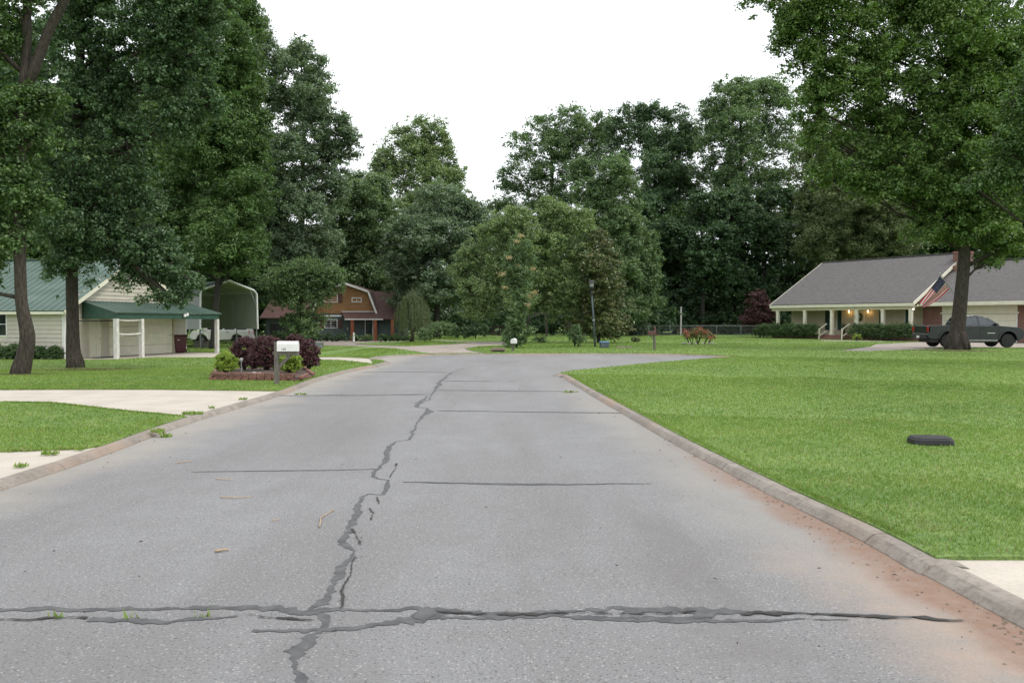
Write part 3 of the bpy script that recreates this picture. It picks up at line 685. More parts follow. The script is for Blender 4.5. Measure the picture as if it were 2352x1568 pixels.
# the two big trees on the left lawn
YL1 = gnd(45, 860).y
t1 = tree('oak_tree', 'tall oak with a kinked trunk at the left end of the lawn, forked high up', 45, YL1,
     [(45, 858, 44), (57, 815, 40), (63, 770, 36), (50, 700, 29), (47, 640, 28), (45, 560, 28), (45, 420, 27), (46, 300, 27), (55, 200, 26), (62, 80, 21), (60, -60, 17)],
     [(70, 330, 80, 45), (20, 260, 80, 70), (80, 470, 60, 45), (10, 430, 80, 70), (-70, 300, 90, 130), (-60, 480, 90, 90), (5, 120, 55, 60), (10, 20, 60, 50), (-80, 90, 90, 100), (100, 235, 60, 30), (110, -60, 90, 50), (0, -110, 90, 70), (-60, 640, 55, 45), (20, 550, 50, 40)],
     'oak', .15, 1.6, 21, 'bark', group='large trees shading the left lawn', sub=(.35, .8), fill=False)
fk = MB()
q = [at(a, b_, YL1) - t1.location for a, b_ in ((52, 225), (78, 160), (112, 70), (160, -20), (200, -110))]
fk.tube(q, [.17, .16, .15, .13, .1], 10).build('limb', MT['bark'], t1, smooth=True)
YL2 = gnd(172, 845).y
tree('hickory_tree', 'tall straight hickory on the left lawn with branches hanging over the green roof', 172, YL2,
     [(172, 843, 44), (168, 800, 34), (167, 740, 30), (165, 640, 29), (166, 520, 28), (170, 420, 27), (178, 280, 24), (184, 120, 21), (186, -60, 17)],
     [(265, 420, 85, 60), (290, 330, 80, 60), (200, 250, 80, 45), (320, 470, 60, 50), (250, 545, 85, 55), (345, 560, 75, 45), (310, 640, 50, 34), (385, 620, 65, 40), (450, 650, 30, 24), (350, 190, 90, 70), (250, 120, 70, 60), (330, 60, 90, 70), (430, 130, 70, 90), (420, 10, 90, 60), (150, 605, 32, 22), (130, 480, 50, 50), (240, -50, 110, 60), (480, 30, 60, 60), (400, 290, 60, 60), (120, 350, 40, 35), (470, 240, 50, 50), (210, 480, 60, 50), (380, 690, 60, 16), (300, 590, 60, 35), (250, 225, 70, 60), (215, 30, 50, 50), (150, 40, 35, 35)],
     'hick', .17, 1.75, 22, 'bark', group='large trees shading the left lawn', sub=(.35, .85), droop=.6, minz=6)
tree('oak_tree', 'bright green oak whose trunk rises beside the leaning post of the porch', 492, 58,
     [(492, 796, 26), (494, 740, 17), (500, 660, 15), (508, 580, 14), (515, 480, 13), (515, 360, 12), (520, 240, 10), (520, 60, 8), (520, -60, 6)],
     [(500, 40, 90, 60), (560, 60, 45, 60), (540, -30, 60, 50), (470, 160, 100, 80), (560, 180, 55, 55), (590, 290, 42, 36), (510, 300, 100, 70), (560, 370, 60, 50), (470, 400, 100, 70), (540, 470, 75, 55), (440, 520, 110, 60), (420, 600, 90, 45), (500, 560, 80, 50), (570, 560, 50, 40), (380, 470, 60, 60), (430, 300, 70, 70), (540, 620, 50, 22), (400, 150, 80, 90), (410, 30, 60, 60)],
     'fresh', .22, 2.4, 23, group='trees behind the carport', sub=(.6, 1.5))
tree('oak_tree', 'tall grey-green oak rising behind the carport beside the open sky', 690, 72,
     straight(690, 792, 150, 20, 6, 10, 6, 3),
     [(590, 90, 40, 55), (600, 170, 60, 50), (655, 135, 26, 30), (690, 165, 28, 42), (740, 195, 30, 28), (640, 250, 70, 55), (710, 260, 50, 45), (770, 300, 50, 40), (800, 340, 32, 45), (660, 350, 80, 65), (750, 380, 60, 55), (620, 450, 70, 60), (700, 470, 80, 60), (770, 450, 36, 45), (650, 560, 80, 45), (730, 560, 65, 45), (590, 350, 40, 60), (610, 540, 50, 60), (700, 620, 70, 25)],
     'grey', .26, 2.1, 24, group='trees behind the carport', sub=(.7, 1.5))
tree('maple_tree', 'feathery light green tree screening the left half of the shingled gable', 690, 66,
     [(697, 786, 7), (690, 720, 6), (700, 660, 5), (720, 620, 3)],
     [(640, 640, 60, 32), (700, 620, 55, 30), (740, 640, 46, 30), (690, 680, 55, 30), (740, 690, 28, 28), (640, 690, 28, 20), (720, 735, 34, 22), (770, 630, 24, 20), (670, 740, 28, 20), (700, 765, 34, 14), (765, 662, 28, 24), (745, 640, 40, 26), (735, 655, 30, 30)],
     'mid', .2, 1.0, 25, group='small trees by the shingled house', sub=(.35, .8))
tree('poplar_tree', 'tall yellow-green poplar standing alone against the sky left of centre', 985, 112,
     straight(975, 780, 330, 16, 5, 0, 5, 5),
     [(965, 295, 34, 28), (1010, 300, 20, 30), (915, 320, 32, 30), (960, 350, 50, 40), (880, 365, 34, 34), (1020, 360, 32, 40), (910, 400, 45, 45), (985, 410, 60, 45), (1045, 395, 28, 26), (860, 395, 24, 20), (940, 460, 60, 50), (1040, 450, 40, 40), (990, 500, 70, 50), (1020, 320, 14, 20), (985, 360, 30, 60)],
     'yel', .34, 1.35, 26, group='trees beyond the loop drive', sub=(.8, 1.9))
tree('oak_tree', 'rounded mid green tree directly behind the shingled gable', 840, 96,
     straight(845, 780, 450, 18, 6, 0, 4, 6),
     [(830, 440, 50, 45), (875, 430, 30, 28), (800, 500, 60, 60), (865, 510, 60, 50), (820, 580, 80, 60), (890, 590, 50, 60), (780, 620, 50, 50), (850, 650, 90, 35), (770, 560, 40, 60), (920, 640, 40, 40)],
     'mid', .32, 2.6, 27, group='trees beyond the loop drive', sub=(.9, 2))
tree('elm_tree', 'broad grey-green tree with a bare trunk right of the shingled house', 1003, 84,
     [(1003, 783, 20), (1003, 740, 16), (1004, 690, 15), (1000, 600, 12), (1005, 500, 8)],
     [(1010, 470, 70, 50), (950, 520, 60, 45), (1060, 500, 50, 40), (1090, 560, 40, 50), (1000, 560, 90, 60), (930, 600, 60, 50), (1060, 620, 60, 55), (970, 650, 80, 45), (940, 685, 50, 28), (1030, 690, 60, 30), (1100, 640, 30, 40), (910, 560, 36, 34), (1085, 485, 34, 26), (1120, 540, 36, 44)],
     'grey', .28, 2.3, 28, group='trees beyond the loop drive', sub=(.7, 1.6))
tree('oak_tree', 'open-crowned tall oak against the sky just right of the gap', 1260, 118,
     straight(1250, 780, 330, 18, 6, 20, 6, 8),
     [(1195, 330, 40, 30), (1250, 290, 45, 26), (1310, 270, 50, 28), (1215, 385, 50, 40), (1280, 340, 50, 40), (1340, 320, 50, 45), (1170, 400, 26, 26), (1250, 430, 50, 34), (1320, 400, 50, 45), (1160, 470, 34, 24), (1225, 480, 50, 22), (1190, 440, 30, 24), (1380, 290, 34, 38), (1300, 480, 60, 40), (1130, 490, 30, 24), (1160, 520, 50, 30), (1155, 425, 22, 22), (1385, 340, 42, 42), (1365, 385, 40, 36)],
     'mid', .34, 1.15, 29, group='tall trees along the skyline', sub=(.7, 1.7))
tree('ash_tree', 'spreading pale green tree in the centre, left of the lamp post', 1205, 60,
     [(1210, 790, 12), (1206, 730, 9), (1208, 660, 9), (1200, 600, 7), (1215, 540, 5)],
     [(1180, 505, 60, 26), (1130, 545, 50, 34), (1230, 560, 75, 45), (1080, 590, 40, 26), (1150, 610, 70, 44), (1060, 625, 36, 22), (1110, 665, 60, 34), (1070, 665, 26, 24), (1220, 640, 70, 50), (1100, 715, 44, 28), (1280, 500, 44, 36), (1330, 520, 45, 40), (1290, 570, 60, 45), (1260, 470, 26, 20), (1340, 590, 40, 30), (1240, 700, 50, 30), (1300, 640, 50, 60), (1290, 710, 40, 40)],
     'yel', .19, 1.7, 30, group='trees round the lamp post', sub=(.4, .95), droop=.5)
tree('maple_tree', 'tall dense dark green maple to the right of the lamp post', 1410, 88,
     straight(1410, 785, 400, 16, 5, 0, 4, 10),
     [(1330, 400, 34, 30), (1355, 450, 50, 40), (1425, 385, 30, 34), (1430, 440, 40, 40), (1380, 500, 70, 50), (1450, 500, 36, 40), (1340, 380, 20, 20), (1420, 560, 80, 50), (1485, 560, 28, 34), (1500, 610, 28, 34), (1460, 640, 60, 50), (1400, 650, 80, 50), (1480, 690, 50, 34), (1430, 720, 70, 22), (1350, 560, 50, 50), (1395, 430, 26, 30)],
     'mid', .28, 2.4, 31, group='trees round the lamp post', sub=(.6, 1.6))
tree('magnolia_tree', 'magnolia with olive and bronze leaves directly behind the lamp post', 1375, 60,
     straight(1375, 789, 600, 10, 4, 0, 2, 11),
     [(1370, 560, 34, 34), (1350, 600, 45, 34), (1400, 605, 28, 36), (1370, 650, 55, 40), (1415, 655, 22, 30), (1340, 680, 34, 34), (1400, 705, 50, 32), (1345, 735, 50, 30), (1420, 740, 30, 26), (1390, 765, 45, 18), (1440, 757, 18, 9), (1315, 745, 26, 20)],
     'mag', .24, 2.0, 32, group='trees round the lamp post', sub=(.35, .8), aspect=.42, outw=.9)
def blossoms(root, B, rng):
    P = []; 
    for px, py, r in ((1195, 540, 7), (1152, 630, 9), (1170, 592, 6), (1187, 555, 6), (1215, 680, 8), (1228, 672, 7), (1212, 700, 6), (1190, 610, 4), (1160, 660, 5), (1225, 618, 5)):
        c = at(px, py, 47.6); n = 60; s = 47.6 / F * r
        P.append(rng.normal(size=(n, 3)) * np.array([s, s, s * .7]) * .6 + np.array(c))
    P = np.concatenate(P) - np.array(B); N = rng.normal(size=P.shape)
    leafcloud('blossom', P, N, .11, LM['blossom'], rng, root)
tree('slender_tree', 'slender tree with peach blossom tufts behind the white mailbox at the far kerb', 1186, 48.5,
     [(1186, 800, 6), (1190, 740, 5), (1192, 680, 4), (1188, 620, 4), (1192, 560, 3), (1190, 540, 2)],
     [(1190, 560, 20, 24), (1180, 600, 30, 24), (1205, 640, 26, 26), (1175, 660, 22, 22), (1200, 690, 26, 18), (1190, 735, 20, 22), (1182, 765, 26, 22), (1180, 785, 30, 14), (1215, 760, 16, 10), (1165, 620, 18, 18), (1215, 600, 18, 18)],
     'mid', .15, 1.5, 33, 'bark', group='trees round the lamp post', sub=(.25, .6), extra=blossoms, droop=.4)
tree('oak_tree', 'skyline oak right of the open-crowned oak, with a domed top', 1500, 112,
     straight(1500, 785, 320, 15, 5, 0, 5, 13),
     [(1435, 275, 34, 34), (1500, 262, 45, 26), (1560, 275, 36, 32), (1470, 330, 60, 45), (1540, 340, 60, 50), (1590, 330, 36, 50), (1500, 410, 70, 50), (1570, 420, 60, 50), (1520, 490, 70, 50), (1470, 270, 26, 28), (1590, 490, 50, 50), (1410, 310, 26, 34), (1410, 360, 40, 50)],
     'hick', .34, 1.4, 34, group='tall trees along the skyline', sub=(.8, 1.8))
tree('oak_tree', 'tallest skyline oak left of the overhanging maple crown', 1700, 106,
     straight(1690, 785, 230, 17, 5, 10, 5, 14),
     [(1660, 205, 28, 26), (1705, 200, 30, 24), (1765, 205, 45, 32), (1640, 250, 34, 34), (1700, 255, 55, 40), (1790, 260, 50, 45), (1650, 320, 60, 45), (1730, 330, 70, 50), (1800, 350, 60, 60), (1640, 400, 60, 50), (1710, 420, 70, 55), (1790, 440, 70, 60), (1620, 280, 24, 40), (1670, 500, 70, 50), (1760, 520, 70, 50)],
     'mid', .34, 1.4, 35, group='tall trees along the skyline', sub=(.8, 1.8))
tree('oak_tree', 'olive-tinged oak filling the space below and left of the overhanging maple', 1925, 92,
     straight(1925, 780, 400, 16, 6, 0, 5, 15),
     [(1890, 330, 60, 60), (1960, 360, 90, 60), (1880, 420, 60, 55), (1960, 450, 90, 60), (1900, 500, 75, 45), (1990, 530, 90, 50), (1890, 560, 60, 45), (1950, 590, 80, 35), (2040, 470, 70, 60), (2060, 560, 60, 40), (1860, 480, 36, 45)],
     'oliv', .27, 2.2, 36, group='trees behind the ranch house', sub=(.7, 1.6))
YR = 45.3
BT = tree('maple_tree', 'huge maple on the right lawn whose crown overhangs the ranch house and pickup', 2200, YR,
     [(2199, 804, 54), (2199, 788, 45), (2199, 770, 40), (2202, 735, 35), (2210, 650, 31), (2215, 583, 28), (2215, 500, 26), (2210, 380, 26), (2200, 240, 21), (2195, 80, 15), (2190, -60, 10)],
     [(1765, -15, 70, 50), (1830, 60, 70, 55), (1900, 5, 80, 60), (1790, 110, 26, 30), (1880, 140, 75, 60), (1960, 90, 90, 70), (2040, 20, 100, 70), (1960, 210, 80, 60), (2050, 170, 100, 80), (2150, 80, 100, 90), (1900, 210, 50, 40), (2000, 300, 90, 55), (2110, 280, 90, 75), (2090, 380, 90, 60), (2200, 200, 100, 90), (2290, 90, 110, 100), (2290, 250, 100, 90), (2200, 350, 90, 70), (2150, 450, 75, 50), (2270, 400, 90, 70), (2230, 480, 80, 50), (2310, 480, 80, 60), (2130, 530, 55, 36), (2300, 560, 70, 40), (2180, 540, 40, 26), (2060, 430, 60, 40), (2020, 390, 60, 40), (2340, 330, 80, 80), (2270, 600, 40, 16), (2190, -50, 120, 60), (1950, -60, 100, 50), (2380, 180, 80, 90), (2360, 540, 50, 60), (1855, 245, 50, 50), (1890, 320, 60, 50), (1920, 400, 60, 50), (2000, 440, 60, 40)],
     'maple', .21, 1.9, 37, 'bark', group=None, sub=(.5, 1.15))
tree('sweetgum_tree', 'nearer light green branch crown reaching in at the right edge', 2460, 30,
     [(2460, 860, 50), (2455, 700, 36), (2450, 500, 32), (2440, 300, 26), (2430, 100, 18)],
     [(2330, 250, 40, 50), (2300, 330, 45, 40), (2350, 330, 50, 60), (2390, 240, 60, 80), (2290, 400, 40, 30), (2350, 420, 45, 40), (2240, 430, 34, 20), (2420, 350, 80, 80), (2430, 150, 80, 80), (2400, 470, 50, 50)],
     'fresh', .15, 1.6, 38, 'bark', sub=(.3, .6))
# generic dark forest trees, copied
def forest_proto(seed, lm, size, H, Wd, low):
    rng = np.random.default_rng(seed); rnd = random.Random(seed)
    root = empty('forest_tree', (0, 0, 0)); bl = []
    for i in range(13):
        t = i / 12; z = H * (low + (1 - low) * t * .93); a = rnd.uniform(0, 6.28); rr = Wd * (.55 if t < .7 else .55 - (t - .7) * 1.2) * rnd.uniform(.4, 1)
        r = Wd * rnd.uniform(.34, .5) * (1 if t < .75 else .75); bl.append(((rr * math.cos(a), rr * math.sin(a), z), (r, r, r * .75)))
    P, N, tone, C, Bi, R = clumps(bl, size, 2.3, rng, (.7, 1.6))
    mb = MB(); mb.tube([(0, 0, -.4), (.1, 0, H * .3), (-.1, .1, H * .6), (0, 0, H * .9)], [.34, .26, .18, .06], 8)
    for c, r in bl: mb.tube([(0, 0, max(1.5, c[2] - 2.5)), (c[0] * .6, c[1] * .6, c[2] - .8), c], [.12, .08, .04], 5)
    mb.build('trunk', MT['bark_dark'], root, smooth=True)
    leafcloud('crown', P, N, size, LM[lm], rng, root, tone=tone); return root
protos = [forest_proto(61, 'deep', .34, 17, 6.0, .26), forest_proto(62, 'hick', .34, 19, 6.5, .3), forest_proto(63, 'oak', .34, 15, 6.5, .2), forest_proto(64, 'fresh', .34, 16, 6.2, .24)]
FT = []
def ftree(px, Y, k, s, label, group): FT.append((px, Y, k, s, label, group))
ORD = ['first', 'second', 'third', 'fourth', 'fifth', 'sixth', 'seventh', 'eighth', 'ninth', 'tenth', 'eleventh', 'twelfth', 'thirteenth', 'fourteenth']
def frow(items, what, where):
    for i, (px, Y, k, s) in enumerate(items): ftree(px, Y, k, s, '%s from the left of the %s %s' % (ORD[i], what, where), '%s %s' % (what, where))
frow([(-60, 62, 3, 1.3), (70, 70, 0, 1.5), (200, 76, 3, 1.6), (300, 72, 2, 1.6), (400, 84, 0, 1.7), (500, 90, 3, 1.7)], 'dark forest trees', 'behind the green-roofed house')
frow([(570, 104, 0, .95), (650, 100, 1, .8), (740, 106, 0, .8), (830, 116, 2, .9), (900, 120, 1, .9), (1110, 124, 0, .8)], 'shaded forest trees', 'behind the shingled house')
frow([(1190, 112, 2, .95), (1270, 104, 0, .85), (1330, 110, 1, .9), (1400, 116, 0, 1.0), (1480, 100, 0, .95), (1550, 106, 2, 1.0), (1612, 98, 0, 1.05), (1680, 100, 1, .95)], 'dark forest trees', 'behind the chain link fence')
frow([(1755, 100, 0, 1.05), (1830, 104, 1, 1.0), (1900, 108, 0, 1.0), (1990, 106, 2, 1.5), (2080, 104, 0, 1.4), (2170, 110, 1, 1.4), (2260, 104, 0, 1.5), (2350, 100, 2, 1.5), (2440, 100, 0, 1.5)], 'dark forest trees', 'behind the ranch house')
used = set(); rr_ = random.Random(9)
for px, Y, k, s, lab, grp in FT:
    o = protos[k] if k not in used else copy_tree(protos[k]); used.add(k)
    o.location = gx(px, Y); o.rotation_euler = (0, 0, rr_.uniform(0, 6.28)); o.scale = (s, s, s * rr_.uniform(.92, 1.08)); tag(o, lab, 'tree', grp)
# the far wood, one mass
rng = np.random.default_rng(77); bl = []
for i in range(60):
    x = -95 + i * 3.3 + rng.uniform(-1, 1); y = 128 + rng.uniform(-5, 5); 
    for z in (2.5, 7.0): bl.append(((x, y + rng.uniform(-2, 2), z), (3.6, 3, 3.4)))
for i in range(22):
    x = -70 - rng.uniform(0, 6); y = 20 + i * 5
    for z in (3, 8): bl.append(((x, y, z), (4, 4, 4)))
for i in range(18):
    x = 74 + rng.uniform(0, 6); y = 35 + i * 5
    for z in (3, 8): bl.append(((x, y, z), (4, 4, 4)))
P, N, tone, C, Bi, R = clumps(bl, .5, 2.2, rng, (1.2, 2))
tag(leafcloud('woodland', P, N, .5, LM['deep'], rng, None, tone=tone), 'dark undergrowth and far wood closing off every gap between the trees', None, None, 'stuff')

# ---------------------------------------------------------------- shrubs
def shrub(name, label, base, blobs, lm, size, cover=2.6, seed=1, cat='bush', group=None, sub=(.12, .3), stems=5, extra=None, inner=.5, spr=.3, **k):
    """base: world point; blobs relative to base"""
    rng = np.random.default_rng(seed); rnd = random.Random(seed)
    root = empty(name, base, 0, label, cat, group)
    P, N, tone, C, Bi, R = clumps(blobs, size, cover, rng, sub, .8, inner, spr)
    P[:, 2] = np.maximum(P[:, 2], .01)
    mb = MB()
    for i, (c, r) in enumerate(blobs):
        for j in range(stems):
            a = rnd.uniform(0, 6.28); tip = Vector((c[0] + r[0] * .6 * math.cos(a), c[1] + r[1] * .6 * math.sin(a), c[2] + r[2] * rnd.uniform(0, .6)))
            q = Vector((c[0] * .7, c[1] * .7, -.03)); mb.tube([q, q.lerp(tip, .5) + Vector((rnd.uniform(-.05, .05), 0, .03)), tip], [.02, .014, .006], 5, cap=False)
    mb.build('stems', MT['bark_dark'], root)
    leafcloud('foliage', P, N, size, LM[lm], rng, root, tone=tone, **k)
    if extra: extra(root, rng)
    return root
def globe(r, h): return [((0, 0, h * .5), (r, r, h * .52)), ((0, 0, h * .62), (r * .8, r * .8, h * .4)), ((0, 0, h * .3), (r * .95, r * .95, h * .3))]
# ---------------------------------------------------------------- frames for buildings
class Frame:
    def __init__(s, ox, oy, dx, dy):
        l = math.hypot(dx, dy); s.o = Vector((ox, oy)); s.u = Vector((dx / l, dy / l)); s.v = Vector((-dy / l, dx / l)); s.rz = math.atan2(dy, dx)
    def w(s, x, y): return s.o + s.u * x + s.v * y
    def lx(s, px, y=0):                       # local x on the line of local y seen at px
        k = (px - CX) / F * cp; b = s.o + s.v * y; return (k * b.y - b.x) / (s.u.x - k * s.u.y)
    def ly(s, px, x=0):
        k = (px - CX) / F * cp; b = s.o + s.u * x; return (k * b.y - b.x) / (s.v.x - k * s.v.y)
    def lz(s, py, x, y): return at(CX, py, s.w(x, y).y).z
    def loc(s, p): d = Vector((p.x, p.y)) - s.o; return d.dot(s.u), d.dot(s.v)
def siding(mb, a, b, z0, z1, nrm, lap=.2, xr=None, holes=()):
    """lap siding between plan points a and b; xr(z) -> (s0,s1) fraction range; holes: (s0,s1,z0,z1) in metres along"""
    a, b = Vector(a), Vector(b); L = (b - a).length; d = (b - a) / L; n = Vector(nrm)
    z = z0
    while z < z1 - 1e-4:
        zt = min(z + lap, z1); r = xr((z + zt) / 2) if xr else (0, L)
        segs = [r]
        for h0, h1, hz0, hz1 in holes:
            if hz0 < (z + zt) / 2 < hz1:
                ns = []
                for s0, s1 in segs:
                    if h1 <= s0 or h0 >= s1: ns.append((s0, s1)); continue
                    if h0 > s0: ns.append((s0, h0))
                    if h1 < s1: ns.append((h1, s1))
                segs = ns
        for s0, s1 in segs:
            if s1 - s0 < .02: continue
            p, q = a + d * s0, a + d * s1; o1 = n * .035
            P = [(p.x + o1.x, p.y + o1.y, z), (q.x + o1.x, q.y + o1.y, z), (q.x, q.y, zt), (p.x, p.y, zt), (p.x, p.y, z), (q.x, q.y, z)]
            mb.add(P, [(0, 1, 2, 3), (4, 5, 1, 0)])
        z = zt
    return mb
def window(parent, p0, p1, z0, z1, nrm, name='window', frame='white', glass='glass', fw=.07, mull=(1, 1), curtain=False, glabel=None):
    """window on the wall line p0-p1 (2D, local), nrm outward"""
    a, b = Vector(p0), Vector(p1); n = Vector(nrm); L = (b - a).length; d = (b - a) / L
    V = lambda s, z, o=0.0: (a.x + d.x * s + n.x * o, a.y + d.y * s + n.y * o, z)
    m = MB(); o = .035
    for s0, s1, q0, q1 in ((0, L, z0, z0 + fw), (0, L, z1 - fw, z1), (0, fw, z0 + fw, z1 - fw), (L - fw, L, z0 + fw, z1 - fw)):
        m.slab3 = None
        m.add([V(s0, q0, -.02), V(s1, q0, -.02), V(s1, q1, -.02), V(s0, q1, -.02), V(s0, q0, o), V(s1, q0, o), V(s1, q1, o), V(s0, q1, o)], [(0, 1, 2, 3), (4, 5, 6, 7), (0, 1, 5, 4), (1, 2, 6, 5), (2, 3, 7, 6), (3, 0, 4, 7)])
    mw = fw * .45
    for i in range(1, mull[0] + 1):
        s = L * i / (mull[0] + 1); m.add([V(s - mw / 2, z0 + fw, .003), V(s + mw / 2, z0 + fw, .003), V(s + mw / 2, z1 - fw, .003), V(s - mw / 2, z1 - fw, .003), V(s - mw / 2, z0 + fw, .022), V(s + mw / 2, z0 + fw, .022), V(s + mw / 2, z1 - fw, .022), V(s - mw / 2, z1 - fw, .022)], [(4, 5, 6, 7), (0, 4, 7, 3), (1, 2, 6, 5)])
    for i in range(1, mull[1] + 1):
        z = z0 + (z1 - z0) * i / (mull[1] + 1); m.add([V(fw, z - mw / 2, .005), V(L - fw, z - mw / 2, .005), V(L - fw, z + mw / 2, .005), V(fw, z + mw / 2, .005), V(fw, z - mw / 2, .024), V(L - fw, z - mw / 2, .024), V(L - fw, z + mw / 2, .024), V(fw, z + mw / 2, .024)], [(4, 5, 6, 7), (0, 1, 5, 4), (2, 3, 7, 6)])
    w_ = m.build(name, MT[frame], parent)
    g_ = MB(); g_.add([V(fw * .8, z0 + fw * .8, -.002), V(L - fw * .8, z0 + fw * .8, -.002), V(L - fw * .8, z1 - fw * .8, -.002), V(fw * .8, z1 - fw * .8, -.002), V(fw * .8, z0 + fw * .8, -.012), V(L - fw * .8, z0 + fw * .8, -.012), V(L - fw * .8, z1 - fw * .8, -.012), V(fw * .8, z1 - fw * .8, -.012)], [(0, 1, 2, 3), (4, 5, 6, 7)])
    g_.build('pane', MT[glass], w_)
    if curtain:
        c = MB()
        for s0, s1 in ((fw, L * .32), (L * .68, L - fw)):
            k = 6
            for i in range(k):
                t0, t1 = s0 + (s1 - s0) * i / k, s0 + (s1 - s0) * (i + 1) / k
                c.quad(V(t0, z0 + fw, .000 + .001 * (i % 2)), V(t1, z0 + fw, .001 * ((i + 1) % 2)), V(t1, z1 - fw, .001 * ((i + 1) % 2)), V(t0, z1 - fw, .001 * (i % 2)))
        c.build('curtain', MT['curtain'], w_)
    return w_
def panel(mb, a, b, z0, z1, nrm, t0=0, t1=.03, mi=0):
    a, b, n = Vector(a), Vector(b), Vector(nrm)
    P = [(p.x + n.x * t, p.y + n.y * t, z) for z in (z0, z1) for p, t in ((a, t0), (b, t0), (b, t1), (a, t1))]
    return mb.add(P, [(0, 3, 2, 1), (4, 5, 6, 7), (0, 1, 5, 4), (1, 2, 6, 5), (2, 3, 7, 6), (3, 0, 4, 7)], mi)
def ribs(mb, a, b, c, d, n, h=.022, w_=.03):    # raised ribs on a metal roof, running a->d and b->c
    a, b, c, d = map(Vector, (a, b, c, d)); nm = (b - a).cross(d - a).normalized()
    if nm.z < 0: nm = -nm
    for i in range(n + 1):
        t = i / n; p, q = a.lerp(b, t) + nm * h * .5, d.lerp(c, t) + nm * h * .5; mb.bar(p, q, w_, h)

# ---------------------------------------------------------------- ranch house (right)
O = at(1768.5, 738, 77)
RH = Frame(O.x, O.y, .559, -.829); g0 = .1; L_ = RH.lx(2097, 0)
ez = RH.lz(700.6, 0, 0); rh_d = RH.ly(1888.7, 0); rz_ = RH.lz(603, 0, rh_d)
rh = empty('ranch_house', (O.x, O.y, g0), RH.rz, 'long cream and brick ranch house with grey shingle roof and columned front porch', 'house')
ez -= g0; rz_ -= g0; D2 = rh_d * 2
slope = (rz_ - ez) / rh_d
wy = 2.3; gy_ = 1.9; x1 = RH.lx(2126, wy); GX0, GX1 = RH.lx(2164, gy_), RH.lx(2337, gy_); XE = GX1 + 3.5
m = MB(); T_ = .16
m.slab([(0, 0, ez), (L_, 0, ez), (L_, rh_d, rz_), (0, rh_d, rz_)], T_); m.slab([(0, D2, ez), (0, rh_d, rz_), (L_, rh_d, rz_), (L_, D2, ez)], T_)
gy0, gz1 = .9, rz_ - .85; gd = gy0 + (gz1 - ez) / slope
m.slab([(L_ - .1, gy0, ez), (XE + .6, gy0, ez), (XE + .6, gd, gz1), (L_ - .1, gd, gz1)], T_); m.slab([(L_ - .1, gd * 2 - gy0, ez), (L_ - .1, gd, gz1), (XE + .6, gd, gz1), (XE + .6, gd * 2 - gy0, ez)], T_)
rf = m.build('roof', MT['roof_grey'], rh)
m = MB(); m.bar((0, rh_d, rz_ + .03), (L_, rh_d, rz_ + .03), .3, .07); m.bar((L_, gd, gz1 + .03), (XE + .6, gd, gz1 + .03), .3, .07); m.build('ridge_cap', MT['roof_grey'], rf)
m = MB(); cy0, cy1 = RH.ly(2186, L_) + .55, RH.ly(2186, L_) + 1.9
ct = RH.lz(577, L_, cy0) - g0
m.box((L_ - .25, cy0, rz_ - 2.0), (L_ + .75, cy1, ct)); m.box((L_ - .3, cy0 - .05, ct - .2), (L_ + .8, cy1 + .05, ct - .08)); m.box((L_ + .06, cy0 - .6, 3.0), (L_ + .72, cy1 + .6, rz_ - 1.2)); m.build('chimney', MT['brick'], rf)
# fascia, rake boards, porch ceiling
m = MB(); m.box((-.02, -.03, ez - .30), (L_ + .02, .03, ez - .02)); m.box((L_ + .04, gy0 - .03, ez - .30), (XE + .6, gy0 + .03, ez - .02))
m.bar((L_ + .03, -.02, ez - .14), (L_ + .03, rh_d, rz_ - .14), .05, .26); m.bar((-.03, -.02, ez - .14), (-.03, rh_d, rz_ - .14), .05, .26)
m.build('fascia', MT['creamlight'], rh)
m = MB(); m.box((.0, .04, ez - .34), (L_, wy, ez - .28)); m.box((L_, gy0 + .04, ez - .34), (XE, gy_, ez - .28)); m.box((.1, .12, ez - .56), (L_ - .05, .36, ez - .345)); m.build('soffit', MT['cream'], rh)
m = MB(); m.box((0, -.035, ez - .045), (L_, -.012 - .02 + .0, ez + .005)); m.build('gutter', MT['black'], rh)
# walls
zt = ez - .34; pf = .36
wx0 = RH.lx(1818, wy)
doors = (RH.lx(1959, wy), RH.lx(1988, wy)); w1 = (RH.lx(1908, wy), RH.lx(1924, wy)); w2 = (RH.lx(2030, wy), RH.lx(2080, wy))
m = MB(); siding(m, (wx0, wy), (x1, wy), pf, zt, (0, -1), holes=[(doors[0] - wx0, doors[1] - wx0, pf, 2.5)])
siding(m, (wx0, wy + .02), (wx0, D2 - 1), 0, zt, (-1, 0))
siding(m, (L_ - .02, .3), (L_ - .02, D2 - .3), zt, rz_, (1, 0), xr=lambda z: (max(0, (z - zt) / slope + .1), max(0, D2 - .6 - (z - zt) / slope - .1)))
siding(m, (.03, .3), (.03, D2 - .3), zt, rz_, (-1, 0), xr=lambda z: (max(0, (z - zt) / slope + .1), max(0, D2 - .6 - (z - zt) / slope - .1)))
m.build('wall', MT['cream'], rh)
m = MB(); m.box((x1, gy_, 0), (GX0, gy_ + .2, zt)); m.box((GX1, gy_, 0), (XE, gy_ + .2, zt)); m.box((XE - .2, gy_, 0), (XE, gd * 2 - 1, zt)); m.box((.15, .15, -.1), (L_ - .1, wy, pf)); m.box((x1, gy_ + .2, 0), (x1 + .2, wy, zt))
m.build('brick_wall', MT['brick'], rh)
m = MB()
for i in range(46):
    a = GX0 + (GX1 - GX0) * i / 46; m.box((a + .004, gy_ - .03, zt - .52), (a + (GX1 - GX0) / 46 - .004, gy_ + .05, zt))
m.box((GX0 - .12, gy_ - .06, zt - .60), (GX1 + .12, gy_ - .032, zt - .5)); m.build('garage_header', MT['creamlight'], rh)
m = MB(); zg = zt - .62
